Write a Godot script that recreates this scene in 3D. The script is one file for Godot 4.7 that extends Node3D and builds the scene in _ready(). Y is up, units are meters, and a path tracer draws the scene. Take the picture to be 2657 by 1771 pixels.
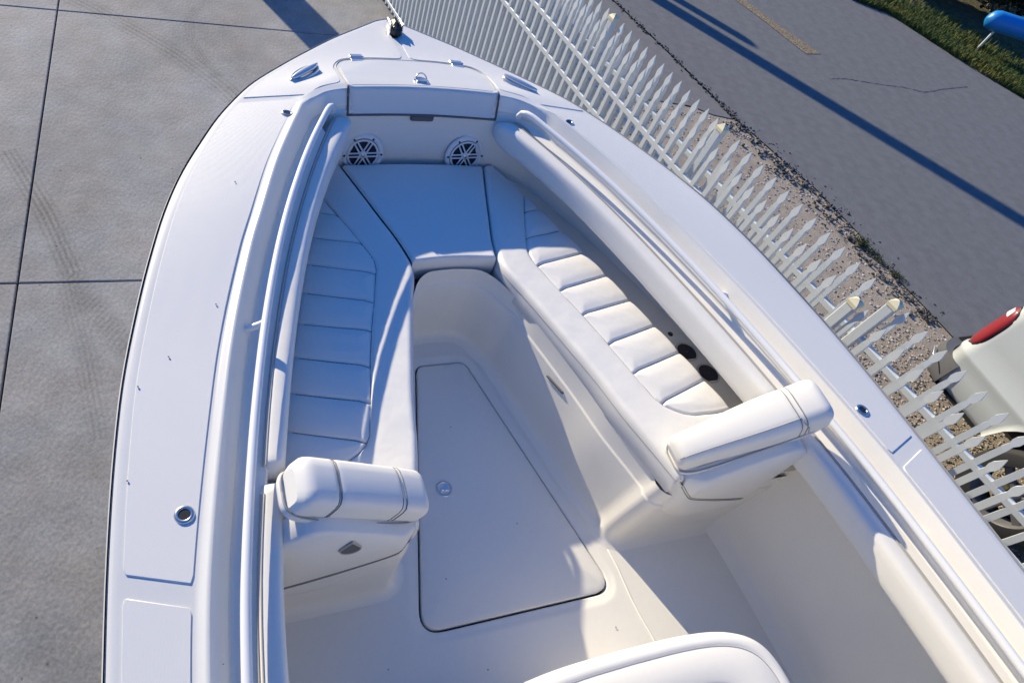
extends Node3D
# Bow cockpit of an open boat in a yard, seen from above. Metres; the boat's cockpit sole is y = 0, the ground y = G.
const G := -1.4
var M := {}
var taken := {}
var boat: Node3D
var rng := RandomNumberGenerator.new()

# ---- tables along the boat (z, value, z, value ...), half breadths and heights
var T_XO := PackedFloat32Array([-3.1, 0.0, -3.085, 0.036, -3.04, 0.1, -2.99, 0.165, -2.872, 0.313, -2.75, 0.442, -2.6, 0.588, -2.4, 0.757, -2.3, 0.822, -2.2, 0.88, -2.0, 0.972, -1.8, 1.052, -1.62, 1.106, -1.43, 1.151, -1.2, 1.198, -0.94, 1.241, -0.76, 1.259, -0.46, 1.277, -0.2, 1.284, 0.6, 1.292, 2.4, 1.29])
var T_YO := PackedFloat32Array([-3.1, 0.706, -2.87, 0.713, -2.6, 0.728, -2.4, 0.742, -2.2, 0.75, -2.0, 0.761, -1.8, 0.772, -1.6, 0.784, -1.4, 0.79, -1.0, 0.788, -0.4, 0.79, 0.6, 0.8, 2.4, 0.81])
var T_YI := PackedFloat32Array([-3.1, 0.707, -2.91, 0.718, -2.7, 0.734, -2.478, 0.763, -2.385, 0.776, -2.3, 0.78, -1.2, 0.782, -0.4, 0.79, 0.6, 0.8, 2.4, 0.81])
var T_XI := PackedFloat32Array([-2.3, 0.483, -2.245, 0.536, -2.13, 0.592, -2.028, 0.636, -1.86, 0.704, -1.69, 0.762, -1.595, 0.793, -1.469, 0.835, -1.386, 0.859, -1.214, 0.905, -1.025, 0.949, -0.829, 0.986, -0.607, 1.024, -0.491, 1.042, -0.375, 1.058, 0.0, 1.085, 0.6, 1.11, 2.4, 1.11])
var T_RAIL := PackedFloat32Array([-2.2, 0.463, -2.05, 0.536, -1.9, 0.602, -1.75, 0.66, -1.6, 0.713, -1.45, 0.76, -1.3, 0.802, -1.15, 0.84, -1.0, 0.874, -0.85, 0.905, -0.7, 0.933, -0.55, 0.958, -0.4, 0.981, 0.0, 1.018, 0.6, 1.045, 2.4, 1.05])
var T_SEAM := PackedFloat32Array([-2.31, 0.398, -2.2, 0.452, -2.05, 0.518, -1.9, 0.58, -1.75, 0.636, -1.6, 0.688, -1.45, 0.735, -1.3, 0.777, -1.15, 0.815, -1.0, 0.85, -0.85, 0.881, -0.7, 0.908, -0.55, 0.934, -0.4, 0.957, 0.0, 0.995, 0.6, 1.025, 2.4, 1.03])
var T_BULGE := PackedFloat32Array([-2.31, 0.305, -2.2, 0.363, -2.05, 0.44, -1.9, 0.508, -1.75, 0.568, -1.6, 0.621, -1.45, 0.668, -1.3, 0.71, -1.15, 0.748, -1.0, 0.783, -0.85, 0.815, -0.7, 0.845, -0.55, 0.87, -0.4, 0.893, 0.0, 0.925, 0.6, 0.95, 2.4, 0.95])
var T_SEATF := PackedFloat32Array([-2.3, 0.366, -1.95, 0.27, -1.7, 0.207, -1.6, 0.195, -1.42, 0.243, -1.12, 0.324, -0.95, 0.367, -0.8, 0.397, -0.61, 0.446, -0.5, 0.473])
var T_SEATB := PackedFloat32Array([-2.3, 0.398, -2.05, 0.492, -1.793, 0.575, -1.643, 0.624, -1.493, 0.666, -1.338, 0.705, -1.188, 0.746, -1.039, 0.784, -0.893, 0.815, -0.74, 0.848, -0.5, 0.885])

func tb(a: PackedFloat32Array, z: float) -> float:
	var n := a.size() / 2
	if z <= a[0]: return a[1]
	if z >= a[2 * n - 2]: return a[2 * n - 1]
	var i := 0
	while i < n - 2 and a[2 * i + 2] < z: i += 1
	var z0 := a[2 * i]; var z1 := a[2 * i + 2]; var v0 := a[2 * i + 1]; var v1 := a[2 * i + 3]
	var h := z1 - z0; var s := (v1 - v0) / h
	var m0 := s; var m1 := s
	if i > 0:
		var sp := (v0 - a[2 * i - 1]) / (z0 - a[2 * i - 2]); m0 = (s * (z0 - a[2 * i - 2]) + sp * h) / (z1 - a[2 * i - 2])
	if i < n - 2:
		var sn := (a[2 * i + 5] - v1) / (a[2 * i + 4] - z1); m1 = (s * (a[2 * i + 4] - z1) + sn * h) / (a[2 * i + 4] - z0)
	var t := (z - z0) / h; var t2 := t * t; var t3 := t2 * t
	return (2 * t3 - 3 * t2 + 1) * v0 + (t3 - 2 * t2 + t) * h * m0 + (3 * t2 - 2 * t3) * v1 + (t3 - t2) * h * m1

func xih(z: float) -> float:   # inner edge used only for the heights of the deck
	if z > -2.3: return tb(T_XI, z)
	return 0.483 * smoothstep(-2.85, -2.3, z)

func deck_y(x: float, z: float) -> float:
	var xi := xih(z); var xo := tb(T_XO, z)
	var w := clampf((absf(x) - xi) / maxf(xo - xi, 0.02), 0.0, 1.05)
	return lerpf(tb(T_YI, z), tb(T_YO, z), w)

func seat_y(z: float) -> float: return 0.54 + 0.06 * (z + 0.86)

# ---- small library
func numbered(called: String) -> String:
	if not taken.has(called):
		taken[called] = 0; return called
	taken[called] += 1
	return "%s_%03d" % [called, taken[called]]

func begin() -> SurfaceTool:
	var st := SurfaceTool.new(); st.begin(Mesh.PRIMITIVE_TRIANGLES); return st

func mesh_of(st: SurfaceTool, mat: Material) -> ArrayMesh:
	st.generate_normals(); st.index(); st.set_material(mat); return st.commit()

func obj(called: String, what, mat: Material, parent: Node = self) -> MeshInstance3D:
	var o := MeshInstance3D.new(); o.name = called if parent != self else numbered(called)
	o.mesh = mesh_of(what, mat) if what is SurfaceTool else what
	if not what is SurfaceTool: o.material_override = mat
	parent.add_child(o, true); return o

func thing(called: String, label: String, category: String, at := Vector3.ZERO, group := "") -> Node3D:
	var o := Node3D.new(); o.name = numbered(called); add_child(o); o.position = at
	o.set_meta("label", label); o.set_meta("category", category)
	if group: o.set_meta("group", group)
	return o

func kind(o: Node, k: String, label := "") -> Node:
	o.set_meta("kind", k)
	if label: o.set_meta("label", label)
	return o

func tri(st: SurfaceTool, a: Vector3, b: Vector3, c: Vector3):
	st.add_vertex(a); st.add_vertex(b); st.add_vertex(c)

func quad(st: SurfaceTool, a: Vector3, b: Vector3, c: Vector3, d: Vector3):
	tri(st, a, b, c); tri(st, a, c, d)

func loft(st: SurfaceTool, rows: Array, closed := false, hard := [], flip := false):   # rows of equal length; hard = rows where a sharp edge runs
	var g := 1
	for i in rows.size() - 1:
		if i in hard: g += 1
		st.set_smooth_group(g)
		var a: PackedVector3Array = rows[i]; var b: PackedVector3Array = rows[i + 1]; var n := a.size()
		for j in (n if closed else n - 1):
			var k := (j + 1) % n
			if flip: quad(st, a[j], b[j], b[k], a[k])
			else: quad(st, a[j], a[k], b[k], b[j])

func fan(st: SurfaceTool, r: PackedVector3Array, flip := false):
	st.set_smooth_group(-1)
	var c := Vector3.ZERO
	for p in r: c += p
	c /= r.size()
	for j in r.size():
		var k := (j + 1) % r.size()
		if flip: tri(st, c, r[k], r[j])
		else: tri(st, c, r[j], r[k])

func frames(p: PackedVector3Array) -> Array:
	var out := []
	for i in p.size():
		var t := (p[mini(i + 1, p.size() - 1)] - p[maxi(i - 1, 0)]).normalized()
		var up := Vector3.UP if absf(t.y) < 0.9 else Vector3.RIGHT
		var s := t.cross(up).normalized()
		out.append([s, s.cross(t).normalized()])
	return out

func tube(st: SurfaceTool, p: PackedVector3Array, r: float, n := 10, round_ends := true):
	var fr := frames(p); var rows := []
	for i in p.size():
		var ring := PackedVector3Array()
		for k in n:
			var a := TAU * k / n; ring.append(p[i] + (fr[i][0] * cos(a) + fr[i][1] * sin(a)) * r)
		rows.append(ring)
	if round_ends:
		for e in 2:
			var at: int = 0 if e == 0 else p.size() - 1
			var d := (p[at] - p[1 if e == 0 else at - 1]).normalized()
			for q in [0.5, 0.85, 1.0]:
				var ring := PackedVector3Array()
				for k in n:
					var a := TAU * k / n; ring.append(p[at] + d * r * q + (fr[at][0] * cos(a) + fr[at][1] * sin(a)) * r * sqrt(maxf(1.0 - q * q, 0.0004)))
				if e == 0: rows.push_front(ring)
				else: rows.append(ring)
	loft(st, rows, true)
	fan(st, rows[0]); fan(st, rows[-1], true)

func line3(p: Array, n: int) -> PackedVector3Array:    # smooth curve through points, resampled
	var c := Curve3D.new(); c.bake_interval = 0.01
	for i in p.size():
		var t: Vector3 = (p[mini(i + 1, p.size() - 1)] - p[maxi(i - 1, 0)]) / 6.0
		c.add_point(p[i], -t, t)
	var out := PackedVector3Array(); var len := c.get_baked_length()
	for i in n: out.append(c.sample_baked(len * i / (n - 1), true))
	return out

func box(st: SurfaceTool, c: Vector3, s: Vector3, b := 0.0, basis := Basis()):    # box with chamfered edges
	st.set_smooth_group(-1)
	var h := s / 2
	if b <= 0:
		for ax in 3:
			for sg in [-1, 1]:
				var n := Vector3.ZERO; n[ax] = sg
				var u := Vector3.ZERO; u[(ax + 1) % 3] = 1; var v := Vector3.ZERO; v[(ax + 2) % 3] = sg
				quad(st, c + basis * ((n - u - v) * h), c + basis * ((n - u + v) * h), c + basis * ((n + u + v) * h), c + basis * ((n + u - v) * h))
		return
	var rows := []
	for e in [[-1, b], [-1, 0.0], [1, 0.0], [1, b]]:
		var i: float = e[1]; var y: float = e[0] * (h.y - (b if e[1] == 0.0 else 0.0))
		var r := PackedVector3Array()
		for q in [[1, 1, 0], [1, 1, 1], [-1, 1, 1], [-1, 1, 0], [-1, -1, 0], [-1, -1, 1], [1, -1, 1], [1, -1, 0]]:
			var x: float = h.x - i - (b if q[2] else 0.0); var z: float = h.z - i - (0.0 if q[2] else b)
			r.append(c + basis * Vector3(q[0] * x, y, q[1] * z))
		rows.append(r)
	for i in 3:
		for j in 8: quad(st, rows[i][j], rows[i + 1][j], rows[i + 1][(j + 1) % 8], rows[i][(j + 1) % 8])
	fan(st, rows[0], true); fan(st, rows[3])

func lathe(st: SurfaceTool, prof: Array, n := 24, at := Vector3.ZERO, basis := Basis(), hard := []):   # profile of (radius, height)
	var rows := []
	for p in prof:
		var r := PackedVector3Array()
		for k in n:
			var a := TAU * k / n; r.append(at + basis * Vector3(p[0] * cos(a), p[1], p[0] * sin(a)))
		rows.append(r)
	loft(st, rows, true, hard)

func panel(st: SurfaceTool, nu: int, nv: int, h: float, eu: float, ev: float, place: Callable):    # a raised patch: place(u, v) gives the point on the base; edges are bevelled
	var us := [0.0, eu]; var vs := [0.0, ev]
	for i in nu - 1: us.append(lerpf(eu, 1 - eu, (i + 1.0) / nu))
	for i in nv - 1: vs.append(lerpf(ev, 1 - ev, (i + 1.0) / nv))
	us.append_array([1 - eu, 1.0]); vs.append_array([1 - ev, 1.0])
	var rows := []
	for i in us.size():
		var r := PackedVector3Array()
		for j in vs.size():
			var p: Vector3 = place.call(us[i], vs[j])
			var edge: bool = i == 0 or j == 0 or i == us.size() - 1 or j == vs.size() - 1
			r.append(p + Vector3(0, -0.004 if edge else h, 0))
		rows.append(r)
	st.set_smooth_group(-1)
	for i in rows.size() - 1:
		var rim: bool = i == 0 or i == rows.size() - 2
		for j in vs.size() - 1:
			st.set_smooth_group(2 if (rim or j == 0 or j == vs.size() - 2) else 1)
			quad(st, rows[i][j], rows[i][j + 1], rows[i + 1][j + 1], rows[i + 1][j])

# ---- textures and materials
func noise_img(w: int, h: int, freq: float, oct := 4, sd := 1, type := FastNoiseLite.TYPE_SIMPLEX_SMOOTH) -> PackedByteArray:
	var n := FastNoiseLite.new(); n.noise_type = type; n.frequency = freq; n.seed = sd
	n.fractal_octaves = oct
	return n.get_seamless_image(w, h, false, false, 0.1, false).get_data()

func picture(w: int, h: int, px: PackedByteArray) -> ImageTexture:
	var im := Image.create_from_data(w, h, false, Image.FORMAT_RGB8, px); im.generate_mipmaps()
	return ImageTexture.create_from_image(im)

func tone(w: int, h: int, layers: Array, base: Color, tint := Color(0, 0, 0)) -> ImageTexture:    # layers of [bytes, gain]
	var px := PackedByteArray(); px.resize(w * h * 3)
	for i in w * h:
		var v := 0.0
		for l in layers: v += (l[0][i] / 255.0 - 0.5) * l[1]
		px[i * 3] = int(clampf(base.r + v * (1 + tint.r), 0, 1) * 255); px[i * 3 + 1] = int(clampf(base.g + v * (1 + tint.g), 0, 1) * 255); px[i * 3 + 2] = int(clampf(base.b + v * (1 + tint.b), 0, 1) * 255)
	return picture(w, h, px)

func normal_tex(size: int, freq: float, oct: int, sd: int, strength: float) -> ImageTexture:
	var d := noise_img(size, size, freq, oct, sd)
	var im := Image.create_from_data(size, size, false, Image.FORMAT_L8, d)
	im.convert(Image.FORMAT_RGBA8); im.bump_map_to_normal_map(strength); im.generate_mipmaps()
	return ImageTexture.create_from_image(im)

func mat(c: Color, rough := 0.5, metal := 0.0) -> StandardMaterial3D:      # c in linear real-world values
	var m := StandardMaterial3D.new(); m.albedo_color = c.linear_to_srgb(); m.roughness = rough; m.metallic = metal; return m

func grain(m: StandardMaterial3D, normal: Texture2D, scale: float, depth: float, albedo: Texture2D = null) -> StandardMaterial3D:
	m.uv1_triplanar = true; m.uv1_world_triplanar = true; m.uv1_scale = Vector3.ONE * scale
	if normal: m.normal_enabled = true; m.normal_texture = normal; m.normal_scale = depth
	if albedo: m.albedo_texture = albedo
	return m

func materials():
	var fine := normal_tex(512, 0.09, 3, 3, 5.0)
	var soft := normal_tex(512, 0.02, 3, 5, 6.0)
	# the diamond tread of the decks
	var d := Image.create(64, 64, false, Image.FORMAT_RGBA8)
	for y in 64:
		for x in 64:
			var a := absf(fposmod((x + y) / 16.0, 1.0) - 0.5) * 2; var b := absf(fposmod((x - y) / 16.0, 1.0) - 0.5) * 2
			var v := smoothstep(0.2, 0.75, minf(a, b)); d.set_pixel(x, y, Color(v, v, v))
	d.bump_map_to_normal_map(3.0); d.generate_mipmaps()
	var tread := ImageTexture.create_from_image(d)
	var mottle := tone(512, 512, [[noise_img(512, 512, 0.006, 4, 21), 0.014], [noise_img(512, 512, 0.08, 3, 22), 0.02]], Color(0.965, 0.965, 0.965))
	M.gel = grain(mat(Color(0.72, 0.72, 0.705), 0.3), soft, 3.0, 0.02, mottle)
	M.nonskid = grain(mat(Color(0.695, 0.695, 0.69), 0.55), tread, 62.0, 0.45)
	M.liner = grain(mat(Color(0.90, 0.865, 0.79), 0.33), soft, 2.0, 0.02, mottle)
	M.sole = grain(mat(Color(0.84, 0.815, 0.76), 0.42), fine, 9.0, 0.12, mottle)
	M.vinyl = grain(mat(Color(0.83, 0.81, 0.765), 0.5), fine, 12.0, 0.10, mottle)
	M.piping = mat(Color(0.40, 0.39, 0.37), 0.6)
	M.thread = mat(Color(0.24, 0.235, 0.225), 0.8)
	M.white = mat(Color(0.80, 0.80, 0.79), 0.3)
	M.fence = grain(mat(Color(0.67, 0.705, 0.705), 0.4), soft, 4.0, 0.04, mottle)
	M.cap = mat(Color(0.72, 0.66, 0.45), 0.5)
	M.chrome = mat(Color(0.74, 0.73, 0.71), 0.3, 0.75)
	M.steel = mat(Color(0.6, 0.6, 0.6), 0.3, 1.0)
	M.black = mat(Color(0.012, 0.012, 0.014), 0.45)
	M.rubber = grain(mat(Color(0.02, 0.02, 0.021), 0.75), fine, 8.0, 0.5)
	M.grey = mat(Color(0.10, 0.10, 0.105), 0.5)
	M.paint = mat(Color(0.54, 0.575, 0.57), 0.3); M.paint.clearcoat_enabled = true; M.paint.clearcoat = 0.6; M.paint.clearcoat_roughness = 0.05
	M.red = mat(Color(0.26, 0.003, 0.010), 0.12); M.red.clearcoat_enabled = true
	M.glass = mat(Color(0.01, 0.012, 0.015), 0.05)
	M.brass = mat(Color(0.6, 0.42, 0.12), 0.35, 1.0)
	M.blue = grain(mat(Color(0.015, 0.24, 0.62), 0.4), soft, 3.0, 0.2)
	M.pole = grain(mat(Color(0.3, 0.26, 0.2), 0.9), fine, 3.0, 0.5)
	M.cone = mat(Color(0.015, 0.012, 0.03), 0.5)
	# ground
	var n1 := noise_img(1024, 1024, 0.004, 5, 31); var n2 := noise_img(1024, 1024, 0.05, 4, 32); var n3 := noise_img(1024, 1024, 0.3, 2, 33)
	M.asphalt = grain(mat(Color(1, 1, 1), 0.9), fine, 1.2, 0.25, tone(1024, 1024, [[n1, 0.07], [n2, 0.08], [n3, 0.38]], Color(0.415, 0.42, 0.425)))
	M.sand = grain(mat(Color(1, 1, 1), 0.95), fine, 1.2, 0.5, tone(1024, 1024, [[n1, 0.12], [n2, 0.16], [n3, 0.2]], Color(0.62, 0.575, 0.515), Color(0.05, 0, -0.1)))
	M.apron = grain(mat(Color(1, 1, 1), 0.9), fine, 1.2, 0.25, tone(1024, 1024, [[n1, 0.06], [n2, 0.06], [n3, 0.08]], Color(0.45, 0.447, 0.445)))
	M.verge = grain(mat(Color(1, 1, 1), 0.95), fine, 0.5, 1.0, tone(512, 512, [[noise_img(512, 512, 0.02, 4, 41), 0.2], [noise_img(512, 512, 0.2, 2, 42), 0.16]], Color(0.30, 0.29, 0.19)))
	M.yellow = grain(mat(Color(1, 1, 1), 0.85), fine, 0.6, 0.8, tone(512, 512, [[noise_img(512, 512, 0.03, 4, 43), 0.2], [noise_img(512, 512, 0.3, 2, 44), 0.22]], Color(0.52, 0.465, 0.37), Color(0, 0, -0.2)))
	M.grass = mat(Color(0.075, 0.12, 0.03), 0.8); M.grass.vertex_color_use_as_albedo = true; M.grass.albedo_color = Color.WHITE
	M.leaf = mat(Color(1, 1, 1), 0.6); M.leaf.vertex_color_use_as_albedo = true; M.leaf.albedo_color = Color.WHITE; M.leaf.cull_mode = BaseMaterial3D.CULL_DISABLED
	M.stone = mat(Color(1, 1, 1), 0.9); M.stone.vertex_color_use_as_albedo = true; M.stone.albedo_color = Color.WHITE
	M.concrete = mat(Color(1, 1, 1), 0.85); M.concrete.albedo_texture = concrete_tex(); M.concrete.normal_enabled = true; M.concrete.normal_texture = normal_tex(1024, 0.12, 4, 61, 3.0); M.concrete.normal_scale = 0.12
	for k in M: M[k].resource_name = k; if M[k].cull_mode == BaseMaterial3D.CULL_BACK and k in ["gel", "nonskid", "liner", "sole", "vinyl", "white", "fence", "chrome", "steel", "paint", "piping", "thread", "grey", "black", "red"]: M[k].cull_mode = BaseMaterial3D.CULL_DISABLED
func seg_d(p: Vector2, a: Vector2, b: Vector2) -> Vector2:   # (distance, position along 0..1)
	var ab := b - a; var t := clampf((p - a).dot(ab) / ab.length_squared(), 0, 1)
	return Vector2(p.distance_to(a + ab * t), t)

func concrete_tex() -> ImageTexture:     # 5 m x 7.5 m of the yard: cloudy grey, specks, tyre marks and drips
	var w := 800; var h := 1200
	var n1 := noise_img(w, h, 0.0035, 4, 51); var n2 := noise_img(w, h, 0.02, 4, 52); var n3 := noise_img(w, h, 0.25, 3, 53); var n4 := noise_img(w, h, 0.008, 3, 54)
	var f := PackedFloat32Array(); f.resize(w * h)
	for i in w * h: f[i] = (n1[i] - 128) * 0.00055 + (n2[i] - 128) * 0.00035 + (n3[i] - 128) * 0.0005
	var tracks := [[[-2.62, -4.8], [-2.47, -4.47], [-2.28, -4.04], [-2.06, -3.42], [-1.79, -2.88], [-1.5, -2.4], [-1.2, -2.0]], [[-2.16, -3.9], [-2.08, -3.3], [-1.95, -2.7], [-1.82, -2.0]], [[-2.3, -7.32], [-2.08, -7.144], [-1.67, -6.78], [-1.27, -6.39], [-0.89, -5.9], [-0.6, -5.4], [-0.35, -4.9]], [[-0.8, -7.9], [-0.957, -7.51], [-1.157, -7.11], [-1.152, -6.73], [-1.05, -6.35], [-0.9, -6.05]]]
	var wid := [0.11, 0.09, 0.15, 0.075]; var dark := [0.12, 0.06, 0.10, 0.10]
	for k in 4:
		var pts: Array = tracks[k]
		for s in pts.size() - 1:
			var a := Vector2((pts[s][0] + 3.2) / 5.0 * w, (pts[s][1] + 9.0) / 7.5 * h); var b := Vector2((pts[s + 1][0] + 3.2) / 5.0 * w, (pts[s + 1][1] + 9.0) / 7.5 * h)
			var r: float = wid[k] / 0.00625
			var nrm := (b - a).orthogonal().normalized()
			for y in range(maxi(0, int(minf(a.y, b.y) - r)), mini(h, int(maxf(a.y, b.y) + r))):
				for x in range(maxi(0, int(minf(a.x, b.x) - r)), mini(w, int(maxf(a.x, b.x) + r))):
					var p := Vector2(x, y); var u := (p - a).dot(b - a) / (b - a).length_squared()
					if u < 0 or u > 1: continue
					var d := (p - a).dot(nrm) / r
					if absf(d) > 1: continue
					var stripe := 0.55 + 0.45 * sin(d * 17.0 + k)
					if k == 0 and s > 2: stripe = 0.4 + 0.6 * maxf(0.0, sin(d * 9.0 + u * (b - a).length() * 0.9))
					f[y * w + x] -= dark[k] * (1 - d * d) * stripe * (0.35 + 0.9 * n4[y * w + x] / 255.0)
	rng.seed = 5
	for i in 420:
		var x := rng.randi() % w; var y := rng.randi() % h; var v := rng.randf_range(-0.22, 0.05)
		for q in (rng.randi() % 4 + 1): f[mini(h - 1, y + q % 2) * w + mini(w - 1, x + q / 2)] += v
	var px := PackedByteArray(); px.resize(w * h * 3)
	for i in w * h:
		var c := f[i]; var warm := (n4[i] - 128) * 0.00012
		px[i * 3] = int(clampf(0.55 + c + warm, 0, 1) * 255); px[i * 3 + 1] = int(clampf(0.545 + c, 0, 1) * 255); px[i * 3 + 2] = int(clampf(0.537 + c - warm, 0, 1) * 255)
	return picture(w, h, px)

func sheet(st: SurfaceTool, pts: Array, y: float):     # a flat polygon of (x, z)
	var pg := PackedVector2Array()
	for p in pts: pg.append(Vector2(p[0], p[1]))
	st.set_smooth_group(-1)
	var t := Geometry2D.triangulate_polygon(pg)
	for i in range(0, t.size(), 3):
		var a := pg[t[i]]; var b := pg[t[i + 1]]; var c := pg[t[i + 2]]
		if (b - a).cross(c - a) < 0: var s := b; b = c; c = s
		for q in [a, b, c]: st.set_uv(Vector2((q.x + 3.2) / 5.0, (q.y + 9.0) / 7.5)); st.add_vertex(Vector3(q.x, y, q.y))

func slab(x0: float, z0: float, x1: float, z1: float, parent: Node):
	var st := begin(); var b := 0.008; var y := G
	var rows := []
	for r in [[0.0, -0.12], [0.0, -b], [b * 0.3, -b * 0.3], [b, 0.0]]:
		var i: float = r[0]; rows.append(PackedVector3Array([Vector3(x0 + i, y + r[1], z0 + i), Vector3(x1 - i, y + r[1], z0 + i), Vector3(x1 - i, y + r[1], z1 - i), Vector3(x0 + i, y + r[1], z1 - i)]))
	st.set_smooth_group(-1)
	for i in 3:
		for j in 4:
			for q in [[i, j], [i, (j + 1) % 4], [i + 1, (j + 1) % 4], [i, j], [i + 1, (j + 1) % 4], [i + 1, j]]:
				var v: Vector3 = rows[q[0]][q[1]]; st.set_uv(Vector2((v.x + 3.2) / 5.0, (v.z + 9.0) / 7.5)); st.add_vertex(v)
	sheet(st, [[x0 + b, z0 + b], [x1 - b, z0 + b], [x1 - b, z1 - b], [x0 + b, z1 - b]], y)
	obj("slab", st, M.concrete, parent)

# points of the road's near edge
const EDGE := [[4.75, -12.0], [5.125, -8.543], [5.362, -7.325], [5.556, -6.058], [5.62, -5.65], [5.811, -4.863], [5.944, -4.354], [6.02, -3.6], [6.02, -2.9], [6.08, -2.3], [6.2, -0.5], [6.4, 4.0]]
const FAR := [[10.2, -12.0], [10.75, -9.5], [11.35, -9.1], [11.62, -8.236], [11.871, -7.43], [12.271, -6.565], [12.8, -5.0], [14.0, 0.0]]

func setting():
	var st := begin(); sheet(st, [[-150, -150], [150, -150], [150, 150], [-150, 150]], G - 0.05)
	kind(obj("ground", st, M.sand), "structure", "sandy ground under and around the yard")
	var yard := Node3D.new(); yard.name = "concrete_pavement"; add_child(yard); kind(yard, "structure", "grey concrete yard of square slabs with dark joints and tyre marks")
	for i in range(-3, 1):
		for k in range(-3, 3):
			var z0 := -3.328 + k * 3.7; var x0 := -2.404 + i * 3.7
			slab(x0 + 0.006, z0 + 0.006, x0 + 3.694, z0 + 3.694, yard)
	yard.rotation.y = -0.034
	st = begin(); sheet(st, [[-14.2, -15.2], [2.2, -15.2], [2.2, 8.2], [-14.2, 8.2]], G - 0.02)
	kind(obj("joint_filler", st, M.black), "structure", "dark filler in the joints of the concrete yard")
	# concrete apron by the gate and the gravel strip beside the road
	st = begin(); sheet(st, [[1.75, -14.0], [4.7, -12.4], [5.1, -8.6], [5.34, -7.35], [5.53, -6.08], [5.56, -5.69], [5.3, -5.76], [5.05, -5.93], [4.55, -6.02], [2.6, -6.15], [1.55, -6.2]], G + 0.004)
	kind(obj("concrete_apron", st, M.apron), "structure", "smooth pale concrete apron between the fence and the road")
	st = begin(); sheet(st, [[1.3, -6.24], [2.6, -6.19], [4.55, -6.06], [5.3, -5.82], [5.75, -5.6], [6.2, -4.3], [6.3, -2.0], [6.8, 4.0], [1.3, 4.0]], G - 0.004)
	kind(obj("gravel_strip", st, M.sand), "structure", "sandy gravel strip between the fence and the road")
	st = begin(); var rd := EDGE.duplicate(); var fr := FAR.duplicate(); fr.reverse(); rd.append_array([[8, 40], [18, 40]]); rd.append_array(fr); rd.append_array([[8, -45], [2, -45]])
	sheet(st, rd, G + 0.012)
	var road := kind(obj("road", st, M.asphalt), "structure", "worn grey asphalt road with a broken near edge")
	st = begin(); sheet(st, [[7.3, -12], [7.55, -12], [7.9, -9.0], [8.1, -8.3], [8.4, -7.45], [8.07, -7.42], [7.87, -8.3], [7.68, -9.0]], G + 0.017)
	obj("yellow_line", st, M.yellow, road)
	st = begin(); var cr := line3([Vector3(8.05, 0, -6.76), Vector3(8.4, 0, -6.79), Vector3(9.04, 0, -6.70), Vector3(9.5, 0, -6.66), Vector3(9.89, 0, -6.57), Vector3(10.4, 0, -6.68), Vector3(11.1, 0, -6.8)], 60)
	st.set_smooth_group(-1)
	for i in 59:
		var w := 0.004 + 0.008 * absf(sin(i * 2.3) * cos(i * 0.7)); var o := Vector3(0.006 * sin(i * 1.9), G + 0.016, 0.012 * sin(i * 2.7)); var o2 := Vector3(0.006 * sin((i + 1) * 1.9), G + 0.016, 0.012 * sin((i + 1) * 2.7))
		quad(st, cr[i] + o + Vector3(0, 0, -w), cr[i + 1] + o2 + Vector3(0, 0, -w * 0.8), cr[i + 1] + o2 + Vector3(0, 0, w * 0.8), cr[i] + o + Vector3(0, 0, w))
	obj("crack", st, M.grey, road)
	st = begin(); sheet(st, [[10.1, -13], [10.7, -9.7], [11.3, -9.3], [11.55, -8.4], [11.8, -7.5], [12.2, -6.65], [12.7, -5.1], [13.9, 0], [18, 30], [60, 30], [60, -60], [6, -60]], G + 0.008)
	kind(obj("grass_verge", st, M.verge), "structure", "rough ground of the verge beyond the road")
	# the crumbled edge of the asphalt: lumps, and a crack line
	rng.seed = 11
	var lump := begin(); lathe(lump, [[0.001, 0.5], [0.5, 0.3], [0.9, 0.0], [0.7, -0.4], [0.001, -0.5]], 6)
	var lm := mesh_of(lump, M.stone)
	var tf := []; var cl := []
	for i in 900:
		var a: float = rng.randf() * 9.0; var k := int(a); var p := Vector2(EDGE[k][0], EDGE[k][1]).lerp(Vector2(EDGE[k + 1][0], EDGE[k + 1][1]), a - k)
		var off := rng.randfn(0.0, 0.03) if p.y < -5.6 else rng.randfn(-0.10, 0.12)
		if p.y > -2.0: off = rng.randfn(0, 0.1)
		var s := rng.randf_range(0.008, 0.022) * (1.0 if p.y < -5.6 else rng.randf_range(0.7, 1.7))
		tf.append(Transform3D(Basis.from_euler(Vector3(rng.randf() * 3, rng.randf() * 6, 0)).scaled(Vector3(s, s * 0.7, s)), Vector3(p.x + off, G + 0.012, p.y + rng.randfn(0, 0.03))))
		var v := rng.randf_range(0.015, 0.13); cl.append(Color(v, v, v * 1.03))
	many("asphalt_crumbs", lm, tf, cl, "dark crumbs of broken asphalt along the road edge")
	tf = []; cl = []
	for i in 15000:
		var p := Vector2(rng.randf_range(2.3, 6.25), rng.randf_range(-6.1, 1.2))
		if i > 7000: p = Vector2(rng.randf_range(2.4, 5.6), rng.randf_range(-2.3, 1.4))
		var lim := 5.6 + (p.y + 5.7) * 0.22
		if p.x > minf(lim, 6.05) + rng.randfn(0, 0.05): continue
		var s := rng.randf_range(0.006, 0.02)
		tf.append(Transform3D(Basis.from_euler(Vector3(rng.randf() * 3, rng.randf() * 6, 0)).scaled(Vector3(s, s * 0.6, s)), Vector3(p.x, G - 0.002, p.y)))
		var v := rng.randf_range(0.10, 0.55); cl.append(Color(v, v * rng.randf_range(0.84, 0.97), v * rng.randf_range(0.68, 0.9)))
	many("gravel", lm, tf, cl, "loose pale gravel stones beside the fence")
	# grass on the verge
	var bl := begin(); bl.set_smooth_group(-1)
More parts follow.
